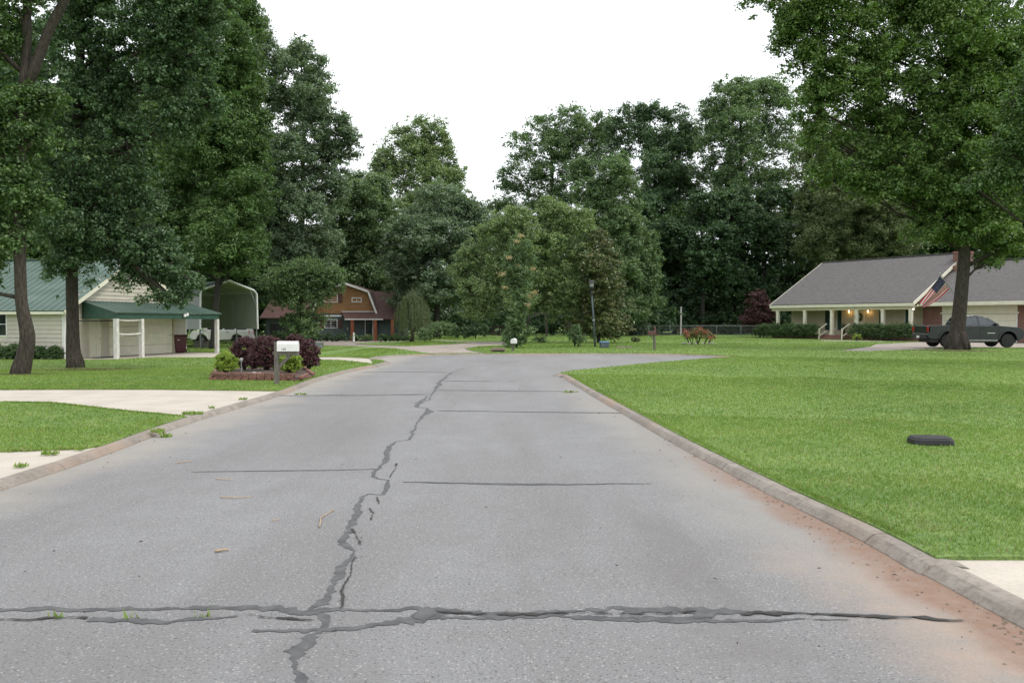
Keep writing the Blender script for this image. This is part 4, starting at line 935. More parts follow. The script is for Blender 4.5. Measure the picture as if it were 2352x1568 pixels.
for i in range(4): m.box((GX0 + .1, gy_ + .06, .02 + zg * i / 4), (GX1 - .1, gy_ + .12, .02 + zg * (i + 1) / 4 - .015))
m.build('garage_door', MT['creamlight'], rh)
for a in (GX0, GX1 - .1): MB().box((a, gy_ + .0, 0), (a + .1, gy_ + .14, zg)).build('door_jamb', MT['white'], rh)
for px in (1787, 1849, 1911, 1968, 2028, 2092):
    x = RH.lx(px, .25); m = MB(); m.box((x - .13, .12, pf), (x + .13, .38, zt - .2)); m.box((x - .17, .08, pf), (x + .17, .42, pf + .12)); m.box((x - .16, .09, zt - .33), (x + .16, .41, zt - .24)); m.build('porch_column', MT['creamlight'], rh, bevel=.01)
m = MB(); m.box((doors[0], wy - .0, pf), (doors[1], wy + .05, 2.5)); 
for r0 in ((.12, .5), (.62, 1.0), (1.2, 1.9)):
    for c0 in (.1, .55): m.box((doors[0] + (doors[1] - doors[0]) * c0, wy - .02, pf + r0[0]), (doors[0] + (doors[1] - doors[0]) * (c0 + .35), wy + .001, pf + r0[1]))
dr = m.build('door', MT['creamlight'], rh); MB().lathe([(.0, -.05), (.04, -.04), (.04, -.02), (.015, 0)], ((doors[0] + .12), wy - .02, pf + .95), 8, axis='y').build('handle', MT['chrome'], dr)
window(rh, (w1[0], wy), (w1[1], wy), pf + .45, zt - .15, (0, -1), mull=(0, 1)); window(rh, (w2[0], wy), (w2[1], wy), pf + .45, zt - .12, (0, -1), mull=(1, 1), curtain=True)
for a, b_ in ((RH.lx(1896, wy), w1[0] - .02), (w1[1] + .02, RH.lx(1933, wy)), (RH.lx(2020, wy), w2[0] - .02), (w2[1] + .02, RH.lx(2090, wy))):
    m = MB(); m.box((a, wy - .06, pf + .42), (b_, wy - .025, zt - .1))
    for i in range(16): z = pf + .5 + i * (zt - pf - .7) / 16; m.box((a + .05, wy - .075, z), (b_ - .05, wy - .06, z + .06))
    m.build('shutter', MT['green_shutter'], rh)
for px in (1950, 1993.6):
    x = RH.lx(px + 3, wy); zl = RH.lz(716, x, wy) - g0
    m = MB(); m.box((x - .05, wy - .06, zl), (x + .05, wy - .0, zl + .22)); m.bar((x, wy - .05, zl + .2), (x, wy - .2, zl + .25), .03); m.lathe([(.02, .26), (.11, .16), (.11, .14), (.02, .16)], (x, wy - .2, zl), 10)
    lp = m.build('porch_lamp', MT['black'], rh); MB().lathe([(.02, -.06), (.06, -.02), (.065, .06), (.03, .13)], (x, wy - .2, zl), 10).build('bulb', MT['bulb'], lp)
    ll = bpy.data.lights.new('porch_light', 'POINT'); ll.energy = 3.5; ll.color = (1, .5, .18); ll.shadow_soft_size = .06
    lo = bpy.data.objects.new('porch_light', ll); COL.objects.link(lo); lo.parent = rh; lo.location = (x, wy - .3, zl - .02)
x = L_ - .3; m = MB(); m.lathe([(.02, .12), (.07, .1), (.09, 0), (.05, -.04)], (x + .35, -.06, ez - .55), 10); fl = m.build('flood_lamp', MT['white'], rh); MB().lathe([(.085, .0), (.06, -.05), (.01, -.06)], (x + .35, -.06, ez - .55), 10).build('bulb', MT['flood'], fl)
m = MB(); sx0, sx1 = RH.lx(1892, -.3), RH.lx(1943, -.3)
for i in range(3): m.box((sx0, -.9 + i * .3, -.05), (sx1, -.9 + (i + 1) * .3 if i < 2 else .149, .12 * (i + 1)))
m.build('front_steps', MT['brick'], rh, bevel=.01)
for k, sx in enumerate((sx0 - .04, sx1 + .04)):
    m = MB(); m.box((sx - .05, -.95, -.05), (sx + .05, -.85, .95)); m.bar((sx, -.9, .85), (sx, .2, 1.35), .05, .08); m.bar((sx, -.9, .25), (sx, .2, .72), .05, .08); m.build('handrail', MT['creamlight'], rh)
# house number on the column nearest the door
def text(s, size, mat, parent, loc, rot, depth=.004, name='lettering'):
    cu = bpy.data.curves.new(name, 'FONT'); cu.body = s; cu.size = size; cu.extrude = depth; cu.align_x = 'CENTER'; cu.align_y = 'CENTER'
    o = bpy.data.objects.new(name, cu); COL.objects.link(o); dg = bpy.context.evaluated_depsgraph_get(); me = bpy.data.meshes.new_from_object(o.evaluated_get(dg))
    bpy.data.objects.remove(o); me.materials.clear(); me.materials.append(MT[mat]); o = bpy.data.objects.new(name, me); COL.objects.link(o)
    o.parent = parent; o.location = loc; o.rotation_euler = rot; return o
xc = RH.lx(1968, .25)
for i, ch in enumerate('104'): text(ch, .2, 'text', rh, (xc + .0, .11, zt - .62 - i * .2), (math.pi / 2, 0, 0), name='house_number')
# wreath
dx_ = (doors[0] + doors[1]) / 2; zw = 1.95; P = []; rngw = np.random.default_rng(3)
wc = RH.w(dx_, wy - .12); wr = empty('wreath', (wc.x, wc.y, g0 + zw), RH.rz, 'dark round wreath hanging on the front door of the ranch house', 'wreath')
th = rngw.uniform(0, 6.28, 900); rr = .30 + rngw.normal(0, .05, 900)
P = np.stack([np.cos(th) * rr, rngw.normal(0, .035, 900), np.sin(th) * rr], 1)
leafcloud('leaves', P, np.stack([np.cos(th), -np.ones(900), np.sin(th)], 1), .09, LM['deep'], rngw, wr)
m = MB(); m.tube([(.3 * math.cos(a * .524), 0, .3 * math.sin(a * .524)) for a in range(13)], .03, 6); m.build('ring', MT['bark_dark'], wr)
# porch furniture: dark chair and potted plant
def pot(name, label, fr, x, y, z, r=.2):
    c = fr.w(x, y); o = empty(name, (c.x, c.y, z), 0, label, 'potted plant')
    MB().lathe([(r * .6, 0), (r * .95, r * 1.5), (r * 1.05, r * 1.5), (r * 1.05, r * 1.7), (r * .85, r * 1.7)], n=12).build('pot', MT['mulch'], o)
    rg = np.random.default_rng(8); d = rg.normal(size=(260, 3)); d /= np.linalg.norm(d, axis=1)[:, None]
    leafcloud('leaves', d * rg.random((260, 1)) ** .5 * np.array([r * 1.5, r * 1.5, r * 1.7]) + np.array([0, 0, r * 3]), d, .12, LM['deep'], rg, o); return o
pot('potted_plant', 'dark leafy plant in a pot beside the top step of the ranch house porch', RH, RH.lx(1937, 1.2), 1.2, g0 + pf, .24)
c = RH.w(RH.lx(1812, 1.2), 1.2); ch = empty('porch_chair', (c.x, c.y, g0 + pf), RH.rz, 'dark porch chair behind the left end of the clipped hedge', 'chair')
m = MB(); m.box((-.28, -.25, .38), (.28, .25, .44)); m.build('seat', MT['black'], ch); m = MB()
for i in range(5): m.box((-.28 + i * .125, .22, .44), (-.22 + i * .125, .26, 1.0))
m.box((-.3, .215, .98), (.3, .265, 1.05)); m.build('backrest', MT['black'], ch)
for a, b_ in ((-.26, -.23), (.22, -.23), (-.26, .2), (.22, .2)): MB().box((a, b_, 0), (a + .04, b_ + .04, .38)).build('leg', MT['black'], ch)

# ---------------------------------------------------------------- green-roofed house (left)
O = gnd(148, 824.4); LH = Frame(O.x, O.y, .25, .968); gl = O.z
lh = empty('green_roofed_house', (O.x, O.y, gl), LH.rz, 'beige house with ribbed green metal roof and lean-to porch behind the left trees', 'house')
WX = LH.lx(426, 0); ez = LH.lz(706, 0, 0) - gl + .05; az = LH.lz(592, WX / 2, 0) - gl; sl_ = (az - ez) / (WX / 2); DY = 17
m = MB()
a_, b_, c_, d_ = (-.35, -.35, ez - .35 * sl_), (-.35, DY, ez - .35 * sl_), (WX / 2, DY, az), (WX / 2, -.35, az)
m.slab([a_, b_, c_, d_], .06); ribs(m, a_, b_, c_, d_, 38)
a2, b2 = (WX + .35, -.35, ez - .35 * sl_), (WX + .35, DY, ez - .35 * sl_); m.slab([a2, d_, c_, b2], .06); ribs(m, a2, b2, c_, d_, 38)
m.bar((WX / 2, -.36, az + .02), (WX / 2, DY, az + .02), .3, .06); m.build('roof', MT['metal_green'], lh)
m = MB(); m.bar((-.33, -.37, ez - .35 * sl_ - .12), (WX / 2, -.37, az - .10), .03, .2); m.bar((WX + .33, -.37, ez - .35 * sl_ - .12), (WX / 2, -.37, az - .10), .03, .2); m.box((-.36, -.33, ez - .35 * sl_ - .2), (-.33, DY, ez - .35 * sl_ - .06)); m.box((-.33, -.33, ez - .35 * sl_ - .2), (0, DY, ez - .35 * sl_ - .17)); m.build('fascia', MT['creamlight'], lh)
dA, dB = LH.lx(203, 0), LH.lx(231, 0); gA, gB = LH.lx(250, 0), LH.lx(397, 0); dz = 2.12; gz = 2.2
m = MB(); siding(m, (0, 0), (WX, 0), 0, ez - .2, (0, -1), .22, holes=[(dA, dB, 0, dz), (gA, gB, 0, gz)])
siding(m, (0, 0), (WX, 0), ez - .2, az, (0, -1), .22, xr=lambda z: (max(0, (z - ez) / sl_), WX - max(0, (z - ez) / sl_)))
wy0, wy1 = LH.ly(17, 0), LH.ly(-18, 0); wz0, wz1 = LH.lz(773, 0, wy0) - gl, LH.lz(716, 0, wy0) - gl
siding(m, (0, .02), (0, DY), 0, ez - .1, (-1, 0), .22, holes=[(wy0 - .02, wy1 - .02, wz0, wz1)]); m.build('wall', MT['vinyl'], lh)
window(lh, (0, wy0), (0, wy1), wz0, wz1, (-1, 0), mull=(0, 1))
for a, b_ in ((-.045, .08), (WX - .08, WX + .045)): MB().box((a, -.045, 0), (b_, .08, ez - .2)).build('corner_trim', MT['white'], lh)
m = MB(); m.box((dA, .0, 0), (dB, .05, dz)); [m.box((dA + .12 + k * .42, -.02, z0_), (dA + .46 + k * .42, .001, z1_q)) for k in (0, 1) for z0_, z1_q in ((.15, .7), (.85, 1.9))]
dd = m.build('door', MT['creamlight'], lh); MB().lathe([(.0, -.07), (.035, -.06), (.035, -.03), (.012, 0)], (dB - .12, 0, 1.0), 8, axis='y').build('handle', MT['chrome'], dd)
m = MB(); [m.box((gA + .02, .04, gz * i / 4 + .01), (gB - .02, .09, gz * (i + 1) / 4 - .008)) for i in range(4)]; m.build('garage_door', MT['creamlight'], lh)
m = MB(); m.box((gB, -.04, 0), (gB + .12, .1, gz + .02)); m.box((gA - .12, -.04, 0), (gA, .1, gz + .02)); m.box((gA - .12, -.04, gz + .02), (gB + .12, .1, gz + .12)); m.box((dA - .08, -.035, 0), (dA, .06, dz)); m.box((dB, -.035, 0), (dB + .08, .06, dz)); m.build('door_trim', MT['cream'], lh)
# lean-to porch
p1 = LH.loc(gnd(267, 824)); p3 = LH.loc(gnd(500, 806.5)); PY = p1[1]
fx0, fx1 = LH.lx(264, PY), LH.lx(501, PY)
fz = LH.lz(716.5, fx0, PY) - gl; wz = LH.lz(690, LH.lx(183, 0), 0) - gl
rx0 = LH.lx(186, 0); m = MB(); yo = PY - .15
A_, B_, C_, D_ = (fx0 - .15, yo, fz), (fx1 + .15, yo, fz), (WX + .4, -.02, wz), (rx0, -.02, wz)
C2_ = (max(WX + .4, fx1 - 1.0), -.02, wz)
m.slab([A_, B_, C2_, D_], .05); ribs(m, A_, B_, C2_, D_, 30); m.build('porch_roof', MT['metal_green'], lh)
m = MB(); m.box((fx0, PY - .06, fz - .34), (fx1, PY + .0, fz - .06))
m.add([(fx0, PY, fz - .34), (fx0, PY, fz - .06), (rx0 + .05, -.03, wz - .07), (rx0 + .05, -.03, fz - .36), (fx0 + .04, PY, fz - .34), (fx0 + .04, PY, fz - .06), (rx0 + .09, -.03, wz - .07), (rx0 + .09, -.03, fz - .36)], [(0, 1, 2, 3), (4, 5, 6, 7), (0, 3, 7, 4)])
m.build('porch_beam', MT['green_dark'], lh)
pxs = [fx0 + .1, LH.lx(325, PY), fx1 - .12]
for x in pxs:
    q = LH.w(x, PY); m = MB(); zb = hgt(q.x, q.y) - gl - .03; m.box((x - .1, PY - .09, zb), (x + .1, PY + .11, fz - .345)); m.build('porch_post', MT['white_dirty'], lh)
for py in (734.5, 767):
    z = LH.lz(py, pxs[0], PY) - gl; m = MB(); m.tube([(pxs[0] + .1 + (pxs[1] - pxs[0] - .2) * t / 6, PY + .01, z - .04 * math.sin(math.pi * t / 6)) for t in range(7)], .045, 6); m.build('rail', MT['white_dirty'], lh)
z = LH.lz(737, pxs[0], PY * .6) - gl; m = MB(); m.tube([(pxs[0] - 2.0, PY * .6, z), (pxs[1] + .9, PY * .6, z + .02)], .03, 6); m.build('pipe', MT['black'], lh)
xq = LH.lx(425, PY); m = MB(); m.lathe([(.03, .1), (.07, .08), (.09, -.02), (.06, -.08)], (xq, PY - .16, fz - .1), 8); m.lathe([(.03, .1), (.07, .08), (.09, -.02), (.06, -.08)], (xq - .25, PY - .18, fz - .16), 8); m.build('flood_lamp', MT['white'], lh)
m = MB(); m.box((dA - .2, -1.0, .0), (dB + .4, -.25, .03)); c = LH.w((dA + dB) / 2, -.6)
mt = MB().box((-.55, -.3, 0), (.55, .3, .025)).build('doormat', MT['black'], None, loc=(c.x, c.y, gl + .0)); mt.rotation_euler.z = LH.rz; tag(mt, 'dark doormat in front of the beige garage house door', 'doormat')

# ---------------------------------------------------------------- carport
R0 = at(590, 738, 61); CF = Frame(R0.x, R0.y, .69, .72)      # x across (left to right leg), y away... (-.72,.69)
gc = -.3; cpw = 4.35
cpo = empty('metal_carport', (R0.x, R0.y, gc), CF.rz, 'tall open metal carport with white front arch and grey side panels', 'carport')
ezc = CF.lz(671, 0, 0) - gc; pzc = CF.lz(645, -cpw / 2, 0) - gc; DC = 9.5
def arch(y, off=0):
    e = ezc; P = [(0, y, 0), (0, y, e - .35), (-.06, y, e - .12), (-.28, y, e + .06), (-cpw / 2, y, pzc - .05), (-cpw + .28, y, e + .06), (-cpw + .06, y, e - .12), (-cpw, y, e - .35), (-cpw, y, 0)]
    return P
for i, y in enumerate((.05, 3.15, 6.3, 9.4)): MB().tube(arch(y), .045, 4).build('frame', MT['galv'], cpo)
m = MB(); P = arch(0)[1:8]
P[0] = (0, 0, ezc - 2.75); P[-1] = (-cpw, 0, ezc - 2.75)
for (xa, _, za), (xb, _, zb) in zip(P, P[1:]):
    n = Vector((-(zb - za), 0, xb - xa)).normalized(); n = -n if (n.x * (xa + cpw / 2) + n.z * .5) < 0 else n
    k = max(1, int(math.hypot(xb - xa, zb - za) / .30))
    for j in range(k):
        t0, t1 = j / k, (j + 1) / k
        xs, zs = xa + (xb - xa) * t0, za + (zb - za) * t0; xe, ze = xa + (xb - xa) * t1, za + (zb - za) * t1
        o0 = n * .05; o1 = n * .05
        m.quad((xs + o0.x, 0, zs + o0.z), (xe + o1.x, 0, ze + o1.z), (xe + o1.x, DC, ze + o1.z), (xs + o0.x, DC, zs + o0.z))
        m.bar((xe + n.x * .035, 0, ze + n.z * .035), (xe + n.x * .035, DC, ze + n.z * .035), .03, .025)
m.build('panels', MT['panel'], cpo)
m = MB(); 
for i in (3, 4): 
    (xa, _, za), (xb, _, zb) = arch(0)[i], arch(0)[i + 1]; m.slab([(xa, -.02, za + .085), (xb, -.02, zb + .085), (xb, DC, zb + .085), (xa, DC, za + .085)], .01)
m.build('roof_sheet', MT['metal_green'], cpo)
m = MB(); Q = [(p[0] * 1.0 + (.06 if i < 4 else -.06 if i > 4 else 0), -.02, p[2] + (.07 if 2 < i < 6 else 0)) for i, p in enumerate(arch(0))][1:8]; Q[0] = (.06, -.02, ezc - 2.75); Q[-1] = (-cpw - .06, -.02, ezc - 2.75)
m.tube(Q, .07, 6); m.build('front_trim', MT['white'], cpo)
MB().bar((-.02, .05, ezc - .9), (-.5, .05, ezc + .1), .04).build('brace', MT['galv'], cpo)

# ---------------------------------------------------------------- gambrel house
OY = 84; xp = at(793, 738, OY).x; gb = hgt(-20, 84)
bh = empty('gambrel_house', (xp, OY, gb), 0, 'grey-green house with cedar shingled gambrel gable and brown roof at the end of the street', 'house')
S = OY / F; bz = lambda py, y=0: at(CX, py, OY + y).z - gb; bx = lambda px: (px - 793) * S
zp, zb_, zl_ = bz(649), bz(668), bz(718); xb, xl = 2.45, 3.3
gp = [(-xl, zl_), (-xb, zb_), (0, zp), (xb, zb_), (xl, zl_)]
m = MB(); DG = 9
for (xa, za), (xc_, zc) in zip(gp, gp[1:]): m.slab([(xa, -.4, za), (xc_, -.4, zc), (xc_, DG, zc), (xa, DG, za)], .12)
we = bx(925); wl = bx(600); zr = bz(669, 3.5); ze = bz(732, -.8)
m.slab([(xb - .3, -1.1, ze), (we, -1.1, ze), (we, 3.5, zr), (xb - .3, 3.5, zr)], .12); m.slab([(xb, 8, ze), (xb, 3.5, zr), (we, 3.5, zr), (we, 8, ze)], .12)
zlr = bz(688, 3.5); m.slab([(-xb + .3, -.6, ze + .1), (-xb + .3, 3.5, zlr), (wl, 3.5, zlr), (wl, -.6, ze + .1)], .12); m.slab([(-xb, 8, ze), (wl, 8, ze), (wl, 3.5, zlr), (-xb, 3.5, zlr)], .12)
pr0 = bx(785); pr1 = bx(800); m.slab([(pr1, -1.8, bz(732, -1.8)), (xl + .9, -1.8, bz(732, -1.8)), (xl, -.02, bz(716)), (pr0, -.02, bz(716))], .08)
rfb = m.build('roof', MT['roof_brown'], bh)
m = MB()
for (xa, za), (xc_, zc) in zip(gp, gp[1:]): m.bar((xa, -.42, za - .08), (xc_, -.42, zc - .08), .04, .2)
m.box((pr1, -1.83, bz(734.5, -1.8)), (xl + .9, -1.8, bz(732, -1.8))); m.box((-xl, -.05, bz(727)), (pr0, -.02, bz(723.5))); m.box((pr0, -.05, bz(716.5)), (xl - .3, -.02, bz(714.5))); m.build('trim', MT['white'], bh)
m = MB(); m.add([(x, 0, z - .1) for x, z in gp] + [(x, .15, z - .1) for x, z in gp], [(0, 1, 2, 3, 4), (9, 8, 7, 6, 5), (0, 4, 9, 5)]); m.build('shingled_gable', MT['shake'], bh)
m = MB(); m.box((-xl + .1, .02, 0), (xl - .1, .2, zl_ - .12)); m.box((xl - .1, .4, 0), (we - .3, .6, ze + .1)); m.box((wl + .3, .4, 0), (-xl + .1, .6, ze + .1)); m.box((we - .5, .6, 0), (we - .3, 7, ze)); m.build('wall', MT['teal'], bh)
def bwin(x0, x1_, y0, y1_, mull, y=0.0, fw=.07): window(bh, (bx(x0), y), (bx(x1_), y), bz(y1_, y), bz(y0, y), (0, -1), mull=mull, fw=fw)
bwin(808, 831, 683, 694, (1, 0), fw=.09); bwin(746, 776, 672.5, 694.5, (1, 3)); bwin(745, 775, 733, 753.5, (1, 3), .018)
[MB().box((bx(a), -.04 + o_, bz(d)), (bx(b_), -.005 + o_, bz(c))).build('shutter', MT['shutter_brown'], bh) for a, b_, c, d, o_ in ((777, 787, 673, 695, 0), (777, 787, 733, 754, .02), (735, 745, 673, 695, 0), (734, 744, 733, 754, .02))]
m = MB(); m.box((bx(840), -.02, 0), (bx(855), .018, bz(735))); db = m.build('door', MT['black'], bh); MB().box((bx(842), -.03, .15), (bx(853), -.021, bz(737.5))).build('pane', MT['glass_blue'], db)
MB().box((bx(838), -.03, 0), (bx(839.8), .018, bz(734))).box((bx(855.2), -.03, 0), (bx(857.5), .018, bz(734))).build('door_trim', MT['white'], bh)
for a in (816.5, 907, 868): MB().box((bx(a) - .16, -1.75, 0), (bx(a) + .16, -1.45, bz(732, -1.8) - .05)).build('porch_post', MT['rust_post'], bh)
m = MB(); m.box((bx(618), .38, 0), (bx(653), .4, bz(744))); m.build('garage_door', MT['black'], bh)
MB().lathe([(.02, .3), (.05, .25), (.05, .1), (.1, .0)], (bx(812.5) - .6, -.1, bz(757)), 8).build('wall_lamp', MT['white'], bh)

# ---------------------------------------------------------------- distant house beyond the chain link fence
P0 = at(1668, 738, 112); dh = empty('distant_house', (P0.x, P0.y, .1), .1, 'partly hidden tan roofed house far behind the chain link fence', 'house')
m = MB(); m.box((-5, 0, 0), (5, 6, 2.0)); m.build('wall', MT['brick'], dh)
MB().slab([(-5.5, -.6, 1.9), (5.5, -.6, 1.9), (4, 3, 3.2), (-4, 3, 3.2)], .1).slab([(-5.5, 6.6, 1.9), (-4, 3, 3.2), (4, 3, 3.2), (5.5, 6.6, 1.9)], .1).build('roof', simple('tan_shingle', (.26, .2, .15), .9), dh)
MB().box((-5.5, -.66, 1.75), (5.5, -.6, 1.95)).build('fascia', MT['white'], dh)
# ---------------------------------------------------------------- vehicles
def arc(cx, cz, r, a0, a1, n): return [(cx + r * math.cos(math.radians(a0 + (a1 - a0) * i / n)), cz + r * math.sin(math.radians(a0 + (a1 - a0) * i / n))) for i in range(n + 1)]
def wheel(root, x, y, r, w_, rim, out):
    g_ = MB(); hw = w_ / 2
    g_.lathe([(r * .62, -hw), (r * .93, -hw), (r, -hw * .7), (r, hw * .7), (r * .93, hw), (r * .62, hw)], (x, y, r), 28, axis='y'); wo = g_.build('wheel', MT['tyre'], root, smooth=False)
    h = MB(); yo = out * hw
    h.lathe([(r * .62, -.03), (r * .62, .03)] if False else [(r * .10, yo * .86), (r * .13, yo * .9), (r * .13, yo * .7)], (x, y, r), 12, axis='y')
    for k in range(6):
        a = k * math.pi / 3; p = (x + r * .1 * math.cos(a), y + yo * .82, r + r * .1 * math.sin(a)); q = (x + r * .58 * math.cos(a), y + yo * .88, r + r * .58 * math.sin(a)); h.bar(p, q, .07, .05)
    h.lathe([(r * .56, yo * .95), (r * .64, yo * .97), (r * .64, yo * .5), (r * .56, yo * .5)], (x, y, r), 24, axis='y'); h.lathe([(.01, yo * .45), (r * .6, yo * .45), (r * .6, yo * .4)], (x, y, r), 20, axis='y')
    h.build('rim', MT[rim], wo)
def vehicle(name, label, loc, rz, paint, low, cab, hwl, hwc, wins, wh, r, L, rim, extra):
    root = empty(name, loc, rz, label, 'pickup truck' if 'pickup' in name else 'suv')
    g = lambda x, z: hwl(x, z)
    MB().prism(low, -1, 1, g).build('body', MT[paint], root, bevel=.05)
    MB().prism(cab, -1, 1, lambda x, z: hwc(z)).build('cab', MT[paint], root, bevel=.03)
    for poly in wins:
        for s in (-1, 1):
            A = [(x, s * (hwc(z) + .006), z) for x, z in poly]; B = [(x, s * (hwc(z) - .01), z) for x, z in poly]; n = len(poly)
            MB().add(A + B, [tuple(range(n)), tuple(range(2 * n - 1, n - 1, -1))] + [(i, (i + 1) % n, (i + 1) % n + n, i + n) for i in range(n)]).build('side_window', MT['glass_blue'], root)
    for x in wh:
        for s in (-1, 1): wheel(root, x, s * .80, r, .26, rim, s)
    extra(root); return root
def lerp(a, b, t): return a + (b - a) * min(1, max(0, t))
# dark pickup: x from tail to nose
pk_low = [(.02, .62), (.25, .52), (.70, .52)] + arc(1.22, .46, .50, 172, 8, 12) + [(1.80, .44), (4.22, .44)] + arc(4.80, .46, .52, 172, 8, 12) + [(5.42, .40), (5.66, .52), (5.74, .70), (5.72, .95), (5.62, 1.14), (5.35, 1.20), (4.75, 1.25), (4.25, 1.29), (2.0, 1.27), (1.9, 1.32), (.10, 1.30), (.06, 1.22), (.06, .86), (.0, .80)]
pk_hw = lambda x, z: .935
pk_cab = [(1.95, 1.24), (2.02, 1.50), (2.18, 1.80), (2.45, 1.90), (3.0, 1.92), (3.35, 1.88), (3.65, 1.76), (4.40, 1.27)]
pk_hwc = lambda z: lerp(.86, .66, (z - 1.24) / .66)
wins = [[(2.28, 1.33), (2.36, 1.68), (2.52, 1.80), (3.0, 1.82), (3.04, 1.33)], [(3.14, 1.33), (3.10, 1.82), (3.34, 1.80), (3.60, 1.69), (4.14, 1.34)]]
def pk_extra(r):
    MB().add([(2.05, -.62, 1.42), (2.05, .62, 1.42), (2.2, .56, 1.76), (2.2, -.56, 1.76), (2.0, -.62, 1.42), (2.0, .62, 1.42), (2.12, .56, 1.76), (2.12, -.56, 1.76)], [(0, 1, 2, 3), (4, 5, 6, 7), (0, 1, 5, 4), (2, 3, 7, 6)]).build('rear_window', MT['glass'], r)
    MB().add([(3.72, -.60, 1.75), (3.72, .60, 1.75), (4.36, .74, 1.32), (4.36, -.74, 1.32), (3.75, -.60, 1.78), (3.75, .60, 1.78), (4.40, .74, 1.34), (4.40, -.74, 1.34)], [(0, 1, 2, 3), (4, 5, 6, 7), (0, 3, 7, 4), (1, 2, 6, 5)]).build('windscreen', MT['glass_blue'], r)
    MB().box((.02, -.74, .82), (.055, .74, 1.27)).build('tailgate', MT['truck'], r, bevel=.02)
    for s in (-1, 1):
        MB().box((.015, min(s * .76, s * .935), .92), (.17, max(s * .76, s * .935), 1.24)).build('tail_light', MT['red_lamp'], r, bevel=.02)
        MB().box((5.50, min(s * .52, s * .86), .98), (5.70, max(s * .52, s * .86), 1.13)).build('headlight', MT['clear_lamp'], r, bevel=.03)
        m = MB(); m.box((3.98, min(s * .86, s * 1.08), 1.30), (4.12, max(s * .86, s * 1.08), 1.46)); m.build('mirror', MT['truck'], r, bevel=.03)
        for x in (2.4, 3.2): MB().box((x + .04, min(s * .93, s * .965), 1.13), (x + .24, max(s * .93, s * .965), 1.17)).build('door_handle', MT['black'], r)
        MB().box((1.85, min(s * .90, s * 1.0), .40), (4.15, max(s * .90, s * 1.0), .44)).build('side_step', MT['chrome'], r, bevel=.01)
        MB().box((1.9, min(s * .938, s * .952), .72), (4.2, max(s * .938, s * .952), .78)).build('side_moulding', MT['truck'], r)
        MB().box((3.55, min(s * .94, s * .95), .84), (4.0, max(s * .94, s * .95), .88)).build('badge', MT['chrome'], r)
        for cx_ in (1.22, 4.80):
            A = arc(cx_, .46, .50, 175, 5, 14); B = arc(cx_, .46, .60, 175, 5, 14); m = MB(); P = A + B[::-1]
            m.prism(P, min(s * .90, s * .975), max(s * .90, s * .975)); m.build('fender_flare', MT['truck'], r, bevel=.015)
    MB().box((-.10, -.85, .52), (.10, .85, .70)).build('rear_bumper', MT['black'], r, bevel=.03)
    MB().box((-.115, -.16, .56), (-.10, .16, .70)).build('number_plate', MT['white'], r)
    MB().box((.3, -.7, .30), (5.4, .7, .56)).build('chassis', MT['black'], r)
    m = MB(); [m.box((x + .01, s * .943 - .003, .52), (x + .02, s * .943 + .003, 1.22)) for x in (2.10, 3.07, 4.20) for s in (-1, 1)]; m.build('door_seams', MT['black'], r)
YT = 48.2; xt = at(2317, 738, YT).x - 4.80
vehicle('pickup_truck', 'dark grey crew cab pickup parked half hidden behind the big maple trunk', (xt, YT + .95, .098), 0, 'truck', pk_low, pk_cab, pk_hw, pk_hwc, wins, (1.22, 4.80), .405, 5.7, 'rim_dark', pk_extra)
# silver SUV, nose to the left
sv_low = [(.0, .62), (.12, .42), (.55, .42)] + arc(1.05, .42, .46, 175, 5, 12) + [(1.60, .34), (3.55, .34)] + arc(4.05, .42, .46, 175, 5, 12) + [(4.62, .34), (4.98, .40), (5.08, .60), (5.06, .82), (4.92, 1.02), (4.5, 1.12), (3.95, 1.17), (.10, 1.17), (.04, 1.1)]
sv_hw = lambda x, z: .95
sv_cab = [(.06, 1.13), (.16, 1.5), (.34, 1.80), (.7, 1.86), (2.6, 1.90), (3.0, 1.84), (3.25, 1.70), (4.05, 1.14)]
sv_hwc = lambda z: lerp(.88, .68, (z - 1.13) / .75)
def sv_extra(r):
    MB().add([(3.30, -.60, 1.70), (3.30, .60, 1.70), (4.0, .76, 1.20), (4.0, -.76, 1.20), (3.34, -.60, 1.73), (3.34, .60, 1.73), (4.04, .76, 1.22), (4.04, -.76, 1.22)], [(0, 1, 2, 3), (4, 5, 6, 7), (0, 3, 7, 4), (1, 2, 6, 5)]).build('windscreen', MT['glass_blue'], r)
    for s in (-1, 1):
        MB().box((-.01, min(s * .78, s * .94), .80), (.14, max(s * .78, s * .94), 1.12)).build('tail_light', MT['red_lamp'], r, bevel=.02)
        MB().box((4.86, min(s * .52, s * .84), .80), (5.05, max(s * .52, s * .84), .96)).build('headlight', MT['clear_lamp'], r, bevel=.03)
        MB().box((3.72, min(s * .88, s * 1.08), 1.18), (3.86, max(s * .88, s * 1.08), 1.36)).build('mirror', MT['silver'], r, bevel=.03)
        for x in (1.75, 2.8): MB().box((x, min(s * .94, s * .965), .99), (x + .22, max(s * .94, s * .965), 1.04)).build('door_handle', MT['black'], r)
        MB().box((1.6, min(s * .88, s * .99), .26), (3.5, max(s * .88, s * .99), .31)).build('side_step', MT['chrome'], r)
        for cx_ in (1.05, 4.05):
            A = arc(cx_, .42, .46, 178, 2, 14); B = arc(cx_, .42, .58, 178, 2, 14); MB().prism(A + B[::-1], min(s * .92, s * .995), max(s * .92, s * .995)).build('fender_flare', MT['silver'], r, bevel=.02)
    MB().box((-.10, -.88, .44), (.10, .88, .64)).build('rear_bumper', MT['silver'], r, bevel=.04)
    MB().box((4.98, -.84, .42), (5.14, .84, .62)).build('front_bumper', MT['silver'], r, bevel=.04)
    MB().box((.3, -.7, .22), (4.9, .7, .45)).build('chassis', MT['black'], r)
YS = 72; xs = at(578, 738, YS).x
